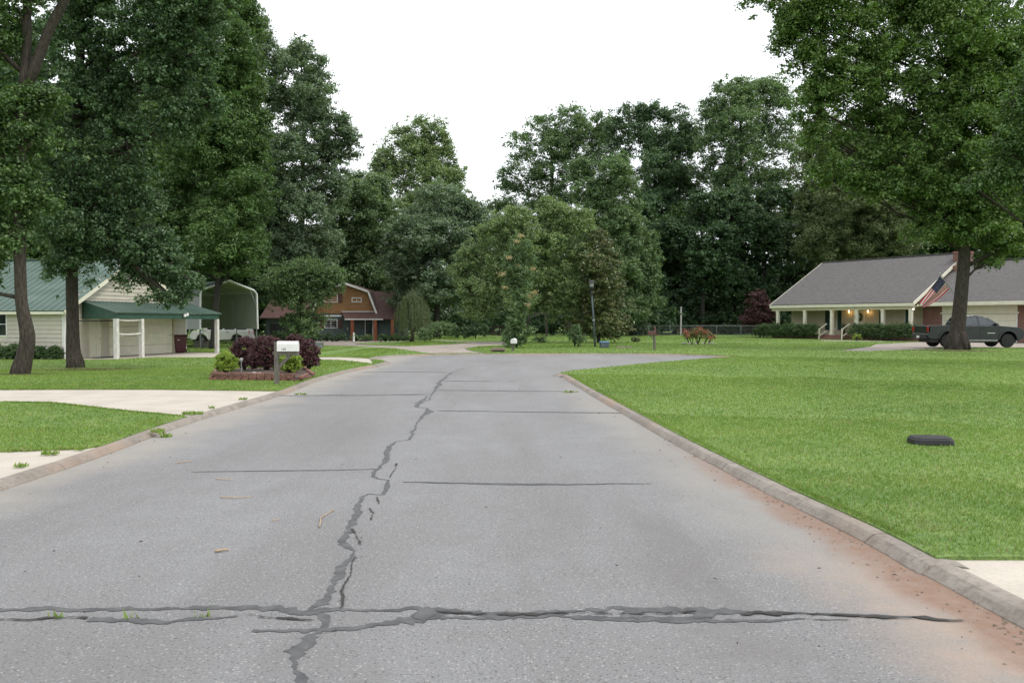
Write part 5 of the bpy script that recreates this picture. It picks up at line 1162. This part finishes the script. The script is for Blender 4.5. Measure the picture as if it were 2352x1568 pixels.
vehicle('silver_suv', 'silver sport utility car parked under and behind the metal carport', (xs, YS, hgt(xs, YS)), math.pi + .06, 'silver', sv_low, sv_cab, sv_hw, sv_hwc,
        [[(.22, 1.22), (.32, 1.55), (.46, 1.76), (1.05, 1.78), (1.05, 1.22)], [(1.28, 1.22), (1.28, 1.78), (2.12, 1.80), (2.12, 1.22)], [(2.30, 1.22), (2.30, 1.80), (2.85, 1.78), (3.10, 1.66), (3.70, 1.22)]], (1.05, 4.05), .37, 5.1, 'rim', sv_extra)

# ---------------------------------------------------------------- mailboxes, lamp post, small things
def mailbox_body(parent, L, r, h, mat, along='x', z=0):
    prof = [(-r, 0), (-r, h)] + [(r * math.cos(math.radians(180 - a)), h + r * math.sin(math.radians(180 - a))) for a in range(15, 180, 15)] + [(r, h), (r, 0)]
    n = len(prof); A = [(0, y, z + q) for y, q in prof]; B = [(L, y, z + q) for y, q in prof]
    m = MB().add(A + B, [tuple(range(n)), tuple(range(2 * n - 1, n - 1, -1))] + [(i, (i + 1) % n, (i + 1) % n + n, i + n) for i in range(n)]); return m.build('box', MT[mat], parent, bevel=.008)
B = gnd(636, 880, .1); mbx = empty('mailbox', B, 0, 'white mailbox marked 105 on a weathered post by the brick-edged bed', 'mailbox', 'mailboxes along the street')
s_ = B.y / F; pxm = 1 / (F / B.y)
zt_ = (880 - 783) * s_; zb2 = (880 - 806.5) * s_
m = MB(); m.box((-.05, -.05, -.02), (.05, .05, zt_ - .02)); m.build('post', MT['wood_grey'], mbx)
m = MB(); m.box((-.12, -.05 + .1, zb2 - .09), (.5, -.05 + .145, zb2 - .01)); m.box((.051, -.045, zb2 - .10), (.55, .045, zb2 - .012)); m.build('arm', MT['wood_grey'], mbx)
MB().bar((.03, 0, zb2 - .42), (.33, 0, zb2 - .10), .045, .08).build('brace', MT['wood_grey'], mbx)
lx0 = .0; box_ = mailbox_body(mbx, (687 - 639) * s_, .085, zt_ - zb2 - .085, 'white', z=zb2); box_.location = (.035, -.04, 0)
MB().lathe([(.09, .0), (.092, .01)], ((687 - 639) * s_ + .03, 0, zb2 + .1), 4, axis='x')
for i, chh in enumerate('105'): text(chh, .085, 'text', box_, (.13 + i * .042, -.0865, zb2 + .055), (math.pi / 2, 0, 0), .001, name='number')
MB().box((.42, -.095, zb2 + .09), (.45, -.088, zb2 + .2)).build('flag', MT['white'], mbx)
B = gnd(1178, 804.5, .11); mb2 = empty('mailbox', B, 0, 'small white mailbox at the far kerb in front of the slender tree', 'mailbox', 'mailboxes along the street')
s_ = B.y / F; MB().box((-.07, -.05, -.02), (.07, .05, (805 - 789) * s_)).build('post', MT['wood_grey'], mb2)
bb = mailbox_body(mb2, .5, .13, .14, 'white', z=(805 - 789) * s_); bb.rotation_euler.z = math.radians(78); bb.location = (.0, -.25, 0)
B = gnd(1503, 803, .11); mb3 = empty('mailbox', B, 0, 'brown mailbox on a curved post at the far kerb', 'mailbox', 'mailboxes along the street')
s_ = B.y / F; m = MB(); m.tube([(0, 0, -.02), (0, 0, .5), (-.02, 0, .9)], .07, 8); m.bar((-.02, 0, .55), (-.25, 0, .78), .06); m.build('post', MT['wood_grey'], mb3)
m = MB(); m.box((-.36, -.12, .78), (.08, .12, 1.02)); m.build('box', MT['shutter_brown'], mb3, bevel=.02); MB().box((.08, -.07, .78), (.24, .07, .86)).build('bracket', MT['shutter_brown'], mb3); m = MB(); m.tube([(.02, 0, 1.0), (.03, 0, 1.2), (-.05, 0, 1.28)], [.07, .05, .03], 8); m.build('finial', MT['shutter_brown'], mb3)
B = gnd(1367, 795.5, .1); YL = B.y; s_ = YL / F; lp = empty('street_lamp', B, 0, 'slim blue-grey street lamp with a flat-capped lantern on the far lawn', 'street lamp')
top = at(1359, 646, YL) - B; lx_, lz_ = top.x, top.z
MB().tube([(0, 0, -.05), (lx_ * .5, 0, lz_ * .46), (lx_, 0, lz_ - .75)], [.072, .058, .046], 10).build('pole', MT['post_blue'], lp, smooth=True)
MB().lathe([(.09, lz_ - .85), (.09, lz_ - .68), (.05, lz_ - .62), (.07, lz_ - .58), (.16, lz_ - .44), (.17, lz_ - .34)], (lx_, 0, 0), 14).build('lantern_base', MT['black'], lp)
MB().lathe([(.12, lz_ - .34), (.15, lz_ - .08)], (lx_, 0, 0), 14).build('lamp_glass', MT['curtain'], lp)
MB().lathe([(.17, lz_ - .09), (.25, lz_ - .07), (.24, lz_ - .03), (.08, lz_ + .03), (.02, lz_ + .05)], (lx_, 0, 0), 16).build('cap', MT['black'], lp)
MB().lathe([(.078, lz_ * .40), (.078, lz_ * .40 + .04)], (lx_ * .45, 0, 0), 10).build('band', MT['white'], lp)
B = gnd(1388, 798, .1); ub = empty('utility_box', B, .15, 'low dark utility box with pale blue lid beside the lamp post', 'utility box', 'utility boxes in the lawns')
MB().box((-.24, -.2, 0), (.24, .2, .30)).build('body', MT['post_blue'], ub, bevel=.02); MB().box((-.27, -.23, .30), (.27, .23, .36)).build('lid', MT['blue_lid'], ub, bevel=.02)
B = gnd(2137, 1016, .1); uc = empty('utility_box', B, -.12, 'low rounded black meter box sunk in the near right lawn', 'utility box', 'utility boxes in the lawns')
def rbox(w_, d_, h_, r, z=0, ins=.0):
    P = []
    for cx_, cy_, a0 in ((w_ - r, d_ - r, 0), (-w_ + r, d_ - r, 90), (-w_ + r, -d_ + r, 180), (w_ - r, -d_ + r, 270)):
        for a in range(0, 91, 18): P.append((cx_ + r * math.cos(math.radians(a0 + a)), cy_ + r * math.sin(math.radians(a0 + a))))
    n = len(P); m = MB(); rings = [(1 + .03, z), (1, z + h_ * .85), (1 - .03, z + h_)]
    m.add([(x * k, y * k, q) for k, q in rings for x, y in P], [(i + j * n, (i + 1) % n + j * n, (i + 1) % n + (j + 1) * n, i + (j + 1) * n) for j in range(2) for i in range(n)] + [tuple(range(2 * n, 3 * n))]); return m
rbox(.245, .17, .07, .08, -.01).build('body', MT['black'], uc, smooth=False); rbox(.225, .15, .022, .07, .058).build('lid', MT['black'], uc, bevel=.004)
MB().box((-.12, -.02, .080), (-.03, .02, .083)).build('latch', MT['hair'], uc)
B = gnd(1143, 808, .1); dr_ = empty('storm_drain', gnd(1144, 811.5, .0), 0, 'stained concrete storm drain inlet set into the far kerb', 'drain'); s_ = dr_.location.y / F
MB().box((-16 * s_, .0, .14), (16 * s_, .9, .26)).box((-16 * s_, .0, -.03), (-14 * s_, .5, .14)).box((14 * s_, .0, -.03), (16 * s_, .5, .14)).build('slab', MT['drain'], dr_, bevel=.02); MB().box((-14 * s_, .25, -.02), (14 * s_, .3, .14)).build('dark_hollow_panel', MT['text'], dr_)  # black panel set back under the slab paints the shaded hollow
c = gnd(1433, 798.5); tag(MB().lathe([(.55, 0), (.5, .05), (.3, .07), (.02, .08)], n=14).build('manhole_cover', MT['drain'], loc=(c.x, c.y, c.z + .01)), 'grey manhole cover lying in the grass between lamp post and brown mailbox', 'manhole cover')
# trash bin
B = gnd(416, 809.5); tb = empty('trash_bin', B, .35, 'tall maroon wheeled trash bin at the corner of the beige garage', 'trash bin')
m = MB(); h = 1.05; a_, b_ = .27, .36
m.add([(-a_, -a_, .02), (a_, -a_, .02), (a_, a_, .02), (-a_, a_, .02), (-b_, -b_, h), (b_, -b_, h), (b_, b_ + .08, h), (-b_, b_ + .08, h)], [(0, 3, 2, 1), (4, 5, 6, 7), (0, 1, 5, 4), (1, 2, 6, 5), (2, 3, 7, 6), (3, 0, 4, 7)]); m.build('body', MT['maroon'], tb, bevel=.03)
m = MB(); m.box((-b_ - .03, -b_ - .05, h), (b_ + .03, b_ + .1, h + .07)); m.build('lid', MT['maroon'], tb, bevel=.03); MB().tube([(-b_, b_ + .14, h), (b_, b_ + .14, h)], .02, 6).build('handle', MT['black'], tb)
for s in (-1, 1): MB().lathe([(.11, -.03), (.11, .03)], (s * .3, .3, .11), 12, axis='x').build('wheel', MT['tyre'], tb)
MB().box((-.2, -.372, .78), (-.05, -.352, .82)).build('sticker', MT['white'], tb)
# planter boxes / timbers
c = gnd(722, 799); tag(MB().box((-.62, -.3, 0), (.62, .3, .40)).box((-.66, -.34, .34), (.66, .34, .42)).build('wooden_planter', MT['galv'], loc=c, bevel=.02), 'low grey planter box at the end of the strip of lawn beside the loop drive', 'planter box')
c = gnd(463, 798); tag(MB().box((-.5, -.25, 0), (.5, .25, .45)).box((-.54, -.29, .4), (.54, .29, .48)).build('wooden_planter', MT['wood_grey'], loc=c, bevel=.03), 'low grey box standing on the grass in front of the silver car', 'planter box')

# ---------------------------------------------------------------- the brick-edged bed by the mailbox
YB = gnd(600, 873).y
def bw(px, py=873): return gnd(px, py)
A1, A2 = gnd(484, 873), gnd(682, 876)
mb_ = MB(); rnd = random.Random(3)
def brickrow(p, q, z, m_):
    L = (q - p).length; n = int(L / .215); d = (q - p) / L; a = math.atan2(d.y, d.x)
    for i in range(n):
        c = p + d * (i + .5) * L / n; m_.box((c.x - .10, c.y - .05 + rnd.uniform(-.012, .012), z + c.z), (c.x + .10, c.y + .05, z + c.z + .065), rz=a + rnd.uniform(-.04, .04))
A3, A4 = gnd(712, 868), gnd(700, 850)
A0 = gnd(500, 852)
edge_ = [(A1, A2), (A1, A0), (A2, A3), (A3, A4)]
for p, q in edge_:
    for k in range(3 if (p, q) == (A1, A2) else 2): brickrow(p + Vector((.1 * (k % 2), 0, 0)), q - Vector((.06 * (k % 2), 0, 0)), .005 + k * .07, mb_)
ed = mb_.build('brick_edging', MT['brick'], bevel=.008); tag(ed, 'low stacked red brick border round the purple and green bushes', 'edging')
m = MB(); P = [A1, A2, A3, A4, A0]; n = len(P); C_ = sum((p for p in P), Vector()) / n
m.add([(p.x, p.y, p.z + .10) for p in P] + [(p.x, p.y, p.z - .05) for p in P] + [(C_.x, C_.y, C_.z + .16)], [(i, (i + 1) % n, 2 * n) for i in range(n)] + [(i, i + n, (i + 1) % n + n, (i + 1) % n) for i in range(n)])
tag(m.build('mulch', MT['mulch']), kind='structure')
def bush_at(px, py_base, w_px, h_px, label, lm, size, seed, dy=0, group=None, n=1, cover=2.6, name='bush', sub=(.07, .16), rect=.0, **k):
    B = gnd(px, py_base); B.y += dy; B.z = hgt(B.x, B.y) + .08; s = B.y / F; r = w_px * s / 2 * (1.12 if rect else 1.04); h = h_px * s
    k['spr'] = .0; bl = globe(r, h)
    if rect: bl = [((0, 0, h * .5), (r, r, h * .5)), ((0, 0, h * .72), (r * .86, r * .86, h * .28)), ((0, 0, h * .28), (r * .92, r * .92, h * .28))]
    return shrub(name, label, B, bl, lm, size, cover, seed, 'bush', group, sub, **k)
gb_ = 'clipped bushes in the brick-edged bed'
bush_at(519, 862, 47, 47, 'round clipped yellow-green bush at the left end of the brick-edged bed', 'box', .045, 1, group=gb_, cover=3, rect=1, sub=(.06, .11))
bush_at(666, 864, 48, 49, 'round clipped yellow-green bush right beside the weathered mailbox post', 'box', .045, 2, group=gb_, cover=3, rect=1, sub=(.06, .11))
bush_at(544, 858, 66, 76, 'dark purple bush behind the left round green one', 'purple', .06, 3, dy=.75, group=gb_)
bush_at(602, 860, 84, 78, 'widest dark purple bush in the middle of the brick-edged bed', 'purple', .06, 4, dy=.5, group=gb_)
bush_at(694, 860, 50, 72, 'dark purple bush at the right end nearest the kerb', 'purple', .06, 5, dy=.8, group=gb_)
bush_at(648, 850, 60, 70, 'dark purple bush farthest back, seen over the mailbox arm', 'purple', .06, 6, dy=1.6, group=gb_)
c = gnd(556, 866); sl2 = empty('path_light', (c.x, c.y - .05, c.z + .05), 0, 'small stake light between the left green bush and the purple one', 'path light')
MB().tube([(0, 0, 0), (0, 0, .42)], .012, 6).build('stake', MT['galv'], sl2); MB().lathe([(.02, .38), (.04, .42), (.05, .47), (.03, .50)], n=10).build('lamp', MT['curtain'], sl2)
for i, (px, sz) in enumerate(((572, .06), (584, .09), (596, .07))):
    c = gnd(px, 868); m = MB(); m.lathe([(sz * .5, 0), (sz * .9, sz * .3), (sz * .7, sz * .7), (sz * .2, sz * .85)], n=7); tag(m.build('stone', MT['stone'], loc=(c.x, c.y, c.z + .1)), ['leftmost', 'middle and largest', 'rightmost'][i] + ' of three pale stones behind the brick border', 'stone', 'stones in the brick-edged bed')
# boxwoods under the left house
for i, (px, w_) in enumerate(((-20, 52), (30, 46), (88, 40), (124, 40))):
    B = gnd(px, 826); B.y += .4; s = B.y / F; r = w_ * s / 2; B.x = (px - CX) / F * B.y
    shrub('boxwood', ['round dark boxwood at the left picture edge below the dark window', 'round dark boxwood just left of the kinked oak trunk', 'round dark boxwood right of the kinked oak trunk', 'round dark boxwood nearest the white corner of the beige house'][i], (B.x, B.y, B.z), globe(r, r * 1.5), 'hedge', .07, 2.4, 40 + i, 'bush', 'boxwoods along the beige wall', (.1, .2))
# hedges of the ranch house
def hedge(px0, px1, yl, hz, wd, label, seed, z0=.05):
    x0, x1_ = RH.lx(px0, yl), RH.lx(px1, yl); n = int((x1_ - x0) / .55) + 1; bl = []; r2 = random.Random(seed)
    c0 = RH.w(x0, yl)
    for i in range(n):
        q = RH.w(x0 + (x1_ - x0) * i / (n - 1), yl); top_ = hz + r2.uniform(-.05, .05)
        bl.append(((q.x - c0.x, q.y - c0.y, (top_ + z0) / 2), (.6, wd * 1.1, (top_ - z0) / 2 + .05)))
    shrub('hedge', label, (c0.x, c0.y, g0), bl, 'hedge', .085, 2.2, seed, 'hedge', 'clipped hedges in front of the porch', (.14, .26), 3)
hedge(1745, 1870, -.9, 1.28, .62, 'clipped dark hedge left of the ranch house steps', 51); hedge(1965, 2098, -.9, 1.28, .62, 'clipped dark hedge right of the ranch house steps, up to the pickup', 52)
B = gnd(1968, 782); shrub('bush', 'small light green plant at the foot of the hedge beside the steps', B, [((0, 0, .25), (.4, .3, .3))], 'box', .1, 1.5, 53)
# pink flowering bush
B = gnd(1603, 790, .1); s = B.y / F
def pinkx(root, rng):
    P = []
    for px, py, r in ((1608, 756, 6), (1575, 762, 6), (1626, 766, 6), (1590, 762, 5), (1640, 772, 5), (1618, 762, 5), (1630, 776, 4), (1600, 764, 5), (1580, 770, 4), (1612, 770, 5)):
        q = at(px, py, B.y - rng.uniform(-.6, .7)); P.append(rng.normal(size=(75, 3)) * r * s * .6 + np.array(q - B))
    P = np.concatenate(P); leafcloud('blossom', P, rng.normal(size=P.shape), .1, LM['pink'], rng, root)
shrub('flowering_bush', 'pink flowering bush in a ring of stones on the sunny lawn', B, [(((x - 1603) * s, 0, (790 - y) * s), (rx * s, rx * s, ry * s)) for x, y, rx, ry in ((1603, 768, 20, 9), (1585, 771, 14, 8), (1624, 770, 13, 9), (1603, 762, 16, 8), (1636, 775, 7, 4), (1574, 768, 6, 5))], 'rose', .11, 1.3, 54, 'bush', None, (.14, .3), 5, pinkx)
for i in range(13):
    a = i * 6.283 / 13; q = (B.x + 1.0 * math.cos(a), B.y + .9 * math.sin(a), B.z)
    o = MB().lathe([(.08, 0), (.11, .03), (.08, .08), (.02, .09)], n=6).build('stone', MT['stone'], loc=q); tag(o, 'grey stone in the ring round the foot of the pink flowering bush', 'stone', 'stones round the pink flowering bush')
# other shrubs
B = gnd(1320, 796); s = B.y / F
shrub('rose_bush', 'leafy bush with a few white flowers in front of the magnolia', B, [((0, 0, .7), (17 * s, 14 * s, 16 * s)), ((.3, 0, .45), (20 * s, 14 * s, 11 * s)), ((0, 0, 1.1), (11 * s, 9 * s, 9 * s))], 'mid', .12, 2.2, 55, sub=(.15, .3))
B = gx(1738, 82); s = 82 / F
shrub('plum_tree', 'dark reddish purple shrub tree at the left end of the ranch house', B, [(((x - 1738) * s, 0, (782 - y) * s), (rx * s, rx * s, ry * s)) for x, y, rx, ry in ((1735, 700, 24, 22), (1745, 730, 32, 30), (1725, 745, 24, 24), (1765, 720, 18, 22), (1750, 690, 12, 14), (1760, 760, 26, 18))], 'purple', .16, 2.2, 56, 'tree', None, (.25, .5), 4)
B = gx(945, 68); s = 68 / F
def weep(root, rng):
    P, N = [], []
    for k in range(420):
        a = rng.uniform(0, 6.28); r0 = 1.55 * rng.random() ** .5; h0 = (119 - 52 * (r0 / 1.6) ** 1.2) * s + rng.normal(0, .28) ; L = rng.uniform(.3, 1.0) * (h0 - .55); n = int(L / .045)
        t = np.linspace(0, 1, n); x = r0 * np.cos(a) * (1 + .12 * t) + rng.normal(0, .02, n); y = r0 * np.sin(a) * (1 + .12 * t) + rng.normal(0, .02, n)
        P.append(np.stack([x + .1, y, h0 - L * t], 1)); N.append(np.tile([math.cos(a), math.sin(a), -.3], (n, 1)))
    leafcloud('drooping_leaves', np.concatenate(P), np.concatenate(N), .12, LM['weep'], rng, root, 0, 1.2, .3, droop=2.5)
shrub('weeping_tree', 'small weeping grey-green tree on the island of the loop drive', B, [((.1, 0, 95 * s), (.8, .8, .5))], 'weep', .12, 1.2, 57, 'tree', None, (.2, .35), 7, weep)
for r_ in [o for o in bpy.data.objects if o.name == 'weeping_tree']: MB().tube([(.0, 0, -.1), (.12, 0, .5), (0, 0, 1.3), (.1, .05, 2.6)], [.22, .13, .12, .06], 8).build('trunk', MT['bark'], r_, smooth=True)
def low(px, Y, w_, h_, lm, lab, seed, size=.14, name='bush'):
    B = gx(px, Y); s = Y / F; r2 = random.Random(seed); k = max(1, int(w_ / h_ * 1.2)); bl = []
    for i in range(k): x = (i - (k - 1) / 2) * w_ / k * s; hh = h_ * r2.uniform(.75, 1.05) * s; bl.append(((x, 0, hh * .5), (w_ / k * s * .75, w_ / k * s * .7, hh * .52)))
    return shrub(name, lab, B, bl, lm, size, 2.0, seed, 'bush', 'garden shrubs round the shingled house', (.18, .4), 3)
low(976, 66.5, 24, 32, 'mid', 'bright leafy bush against the weeping tree trunk on its right', 58)
low(1080, 74, 70, 34, 'deep', 'wide dark shrub before the dark wooden fence', 59); low(1010, 76, 60, 44, 'mid', 'leafy shrub under the bare elm trunk', 60)
low(905, 78, 70, 16, 'hedge', 'low planting under the right porch post of the shingled house', 62); low(830, 80, 46, 15, 'mid', 'leafy plants beside the front door of the shingled house', 63)
low(748, 79, 90, 18, 'deep', 'dark ground planting below the lower shuttered window', 64); low(660, 77, 70, 30, 'deep', 'dark shrub left of the feathery light green tree', 66)
low(560, 84, 90, 22, 'deep', 'dark shrub behind the silver car', 67); low(1240, 60, 26, 12, 'mid', 'low green plant right of the slender tree', 68); low(1462, 62, 22, 12, 'mag', 'low bronze-leaved sprout at the right foot of the magnolia', 69)
c = gx(815, 78); st = MB().lathe([(.13, 0), (.13, .1), (.07, .15), (.1, .4), (.06, .62), (.08, .72), (.07, .84), (.02, .88)], n=10).build('garden_statue', MT['white'], loc=(c.x, c.y - .6, c.z), smooth=True); tag(st, 'small white garden statue beside the rust-coloured porch post', 'statue')

# ---------------------------------------------------------------- fences
P0, P1 = gx(1020, 92), gx(1190, 88); fe = empty('wooden_fence', P0, math.atan2(P1.y - P0.y, P1.x - P0.x), 'dark horizontal board fence at the end of the loop drive', 'fence'); L = (P1 - P0).length
hf = at(CX, 747, 90).z - P0.z
m = MB(); [m.box((0, -.02 - .006 * (i % 2), hf * i / 9 + .02), (L, .02, hf * (i + 1) / 9 - .02)) for i in range(9)]; m.build('boards', MT['wood_dark'], fe)
for i in range(5): MB().box((L * i / 4 - .06, .02, 0), (L * i / 4 + .06, .14, hf + .1)).build('post', MT['wood_dark'], fe)
P0, P1 = gx(1440, 88), gx(1760, 80); fe = empty('chain_link_fence', P0, math.atan2(P1.y - P0.y, P1.x - P0.x), 'waist-high chain link fence between magnolia and ranch house', 'fence'); L = (P1 - P0).length
hf = 1.15; m = MB(); k = int(L / .22)
for i in range(k):
    x = L * i / k; m.bar((x, 0, .05), (x + hf, 0, hf), .008); m.bar((x + hf, .01, .05), (x, .01, hf), .008)
m.build('mesh', MT['galv'], fe); MB().tube([(0, -.02, hf), (L + hf, -.02, hf)], .022, 6).build('top_rail', MT['galv'], fe)
for i in range(7): MB().tube([(L * i / 6, -.05, 0), (L * i / 6, -.05, hf + .04)], .032, 6).build('post', MT['galv'], fe)
c = gx(1564, 96); tag(MB().box((-.09, -.09, 0), (.09, .09, 3.2)).box((-.13, -.13, 3.2), (.13, .13, 3.3)).build('white_post', MT['white_dirty'], loc=c), 'tall pale post standing in the dark behind the chain link fence', 'post')
# arbour behind the magnolia
c = gx(1255, 84); ar = empty('garden_arbour', c, 0, 'dark timber arbour in the shade left of the magnolia', 'arbour')
for x in (-2.3, 0, 2.3): MB().box((x - .1, -.1, 0), (x + .1, .1, 2.3)).build('post', MT['wood_dark'], ar)
MB().box((-2.6, -.12, 2.3), (2.6, .12, 2.5)).build('beam', MT['wood_dark'], ar)
# undergrowth that closes the space under the trees
rng = np.random.default_rng(91); bl = []
def ug(px0, px1, Y, z, r, step=2.2):
    x0, x1_ = (px0 - CX) / F * Y, (px1 - CX) / F * Y; x = x0
    while x < x1_: bl.append(((x + rng.uniform(-.6, .6), Y + rng.uniform(-1.5, 1.5), z + rng.uniform(-.4, .6)), (r, r, r * .9))); x += step
ug(1440, 1800, 99, 1.4, 1.9, 1.9); ug(1440, 1900, 110, 3.8, 2.8, 2.6); ug(1440,1560,92,1.3,1.5,1.6); ug(1160, 1450, 92, 1.3, 1.8, 1.9); ug(1160, 1460, 104, 3.6, 2.8, 2.6); ug(1000, 1190, 100, 1.4, 2, 3.5); ug(560, 1000, 100, 2.2, 2.4); ug(560, 1000, 108, 5, 2.8, 3.2)
ug(1850, 2500, 104, 3.0, 2.8, 3.0); ug(-150, 520, 92, 2.6, 2.8, 3.0); ug(-150, 420, 72, 4.6, 2.0, 3.4); ug(880, 1000, 92, 1.2, 1.5, 2.2)
P, N, tone, C, Bi, R = clumps(bl, .34, 2.0, rng, (.6, 1.2)); tag(leafcloud('undergrowth', P, N, .34, LM['deep'], rng, None, tone=tone), 'dark undergrowth beneath the trees', None, None, 'stuff')
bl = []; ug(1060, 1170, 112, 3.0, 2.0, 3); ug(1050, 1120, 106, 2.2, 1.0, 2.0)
P, N, tone, C, Bi, R = clumps(bl, .3, 1.4, rng, (.5, 1)); tag(leafcloud('light_tinted_scrub', P, N, .3, LM['clearing_light'], rng, None, tone=tone), 'bright scrub in the clearing seen past the dark fence', None, None, 'stuff')  # scrub looks lit through its pale leaf colour

# ---------------------------------------------------------------- flag on the big maple
def fp(zx, zy, Y=YR - .9): return at((2640 + zx / 4.611) / 1.306, (740 + zy / 4.611) / 1.306, Y)
FB = fp(1030, 665, YR - .55); FTp = fp(828, 372, YR - 1.5)
fl = empty('national_flag', FB, 0, 'american flag hanging from a slanted pole on the big maple trunk', 'flag')
MB().tube([Vector((0, 0, 0)), FTp - FB], .016, 8).build('pole', MT['galv'], fl); MB().lathe([(.01, -.02), (.045, .02), (.045, .05), (.01, .09)], tuple(FTp - FB), 10).build('finial', MT['flood'] if False else MT['chrome'], fl)
H0, H1, F0, F1 = fp(835, 398, YR - 1.45), fp(957, 585, YR - .95), fp(556, 782, YR - 1.3), fp(603, 838, YR - 1.1)
m = MB(); NU, NV = 39, 40; grid = []
for j in range(NV + 1):
    v = j / NV
    for i in range(NU + 1):
        u = i / NU; a = H0.lerp(H1, u); b_ = F0.lerp(F1, u); p = a.lerp(b_, v)
        p = p + Vector((0, .10 * math.sin(u * 9 + v * 2.2) * (.25 + v), .0)) + Vector((.05 * math.sin(u * 5.) * v, 0, -.13 * math.sin(math.pi * v) * (u ** .8)))
        m.v.append(tuple(p - FB))
for j in range(NV):
    for i in range(NU):
        k = j * (NU + 1) + i; st_ = i // 3; canton = st_ < 7 and j < NV * .42
        m.f.append((k, k + 1, k + NU + 2, k + NU + 1)); m.m.append(2 if canton else (0 if st_ % 2 == 0 else 1))
cl = m.build('cloth', [MT['flag_red'], MT['flag_white'], MT['flag_blue']], fl)
sm = MB()
for r in range(9):
    for c in range(6 if r % 2 == 0 else 5):
        u = (r + 1) / 10 * 7 / 13; v = ((c * 2 + 1 + (r % 2)) / 12) * .42; i, j = u * NU, v * NV; k = int(j) * (NU + 1) + int(i); q = Vector(m.v[k]).lerp(Vector(m.v[k + NU + 2]), .5)
        eu = (Vector(m.v[k + 1]) - Vector(m.v[k])).normalized(); ev = (Vector(m.v[k + NU + 1]) - Vector(m.v[k])).normalized(); nn = eu.cross(ev).normalized(); nn = nn if nn.y < 0 else -nn
        P = []
        for a in range(10): rr = .017 if a % 2 == 0 else .007; P.append(q + nn * .006 + eu * rr * math.cos(a * .628) + ev * rr * math.sin(a * .628))
        sm.add(P, [tuple(range(10))])
sm.build('stars', MT['flag_white'], cl)
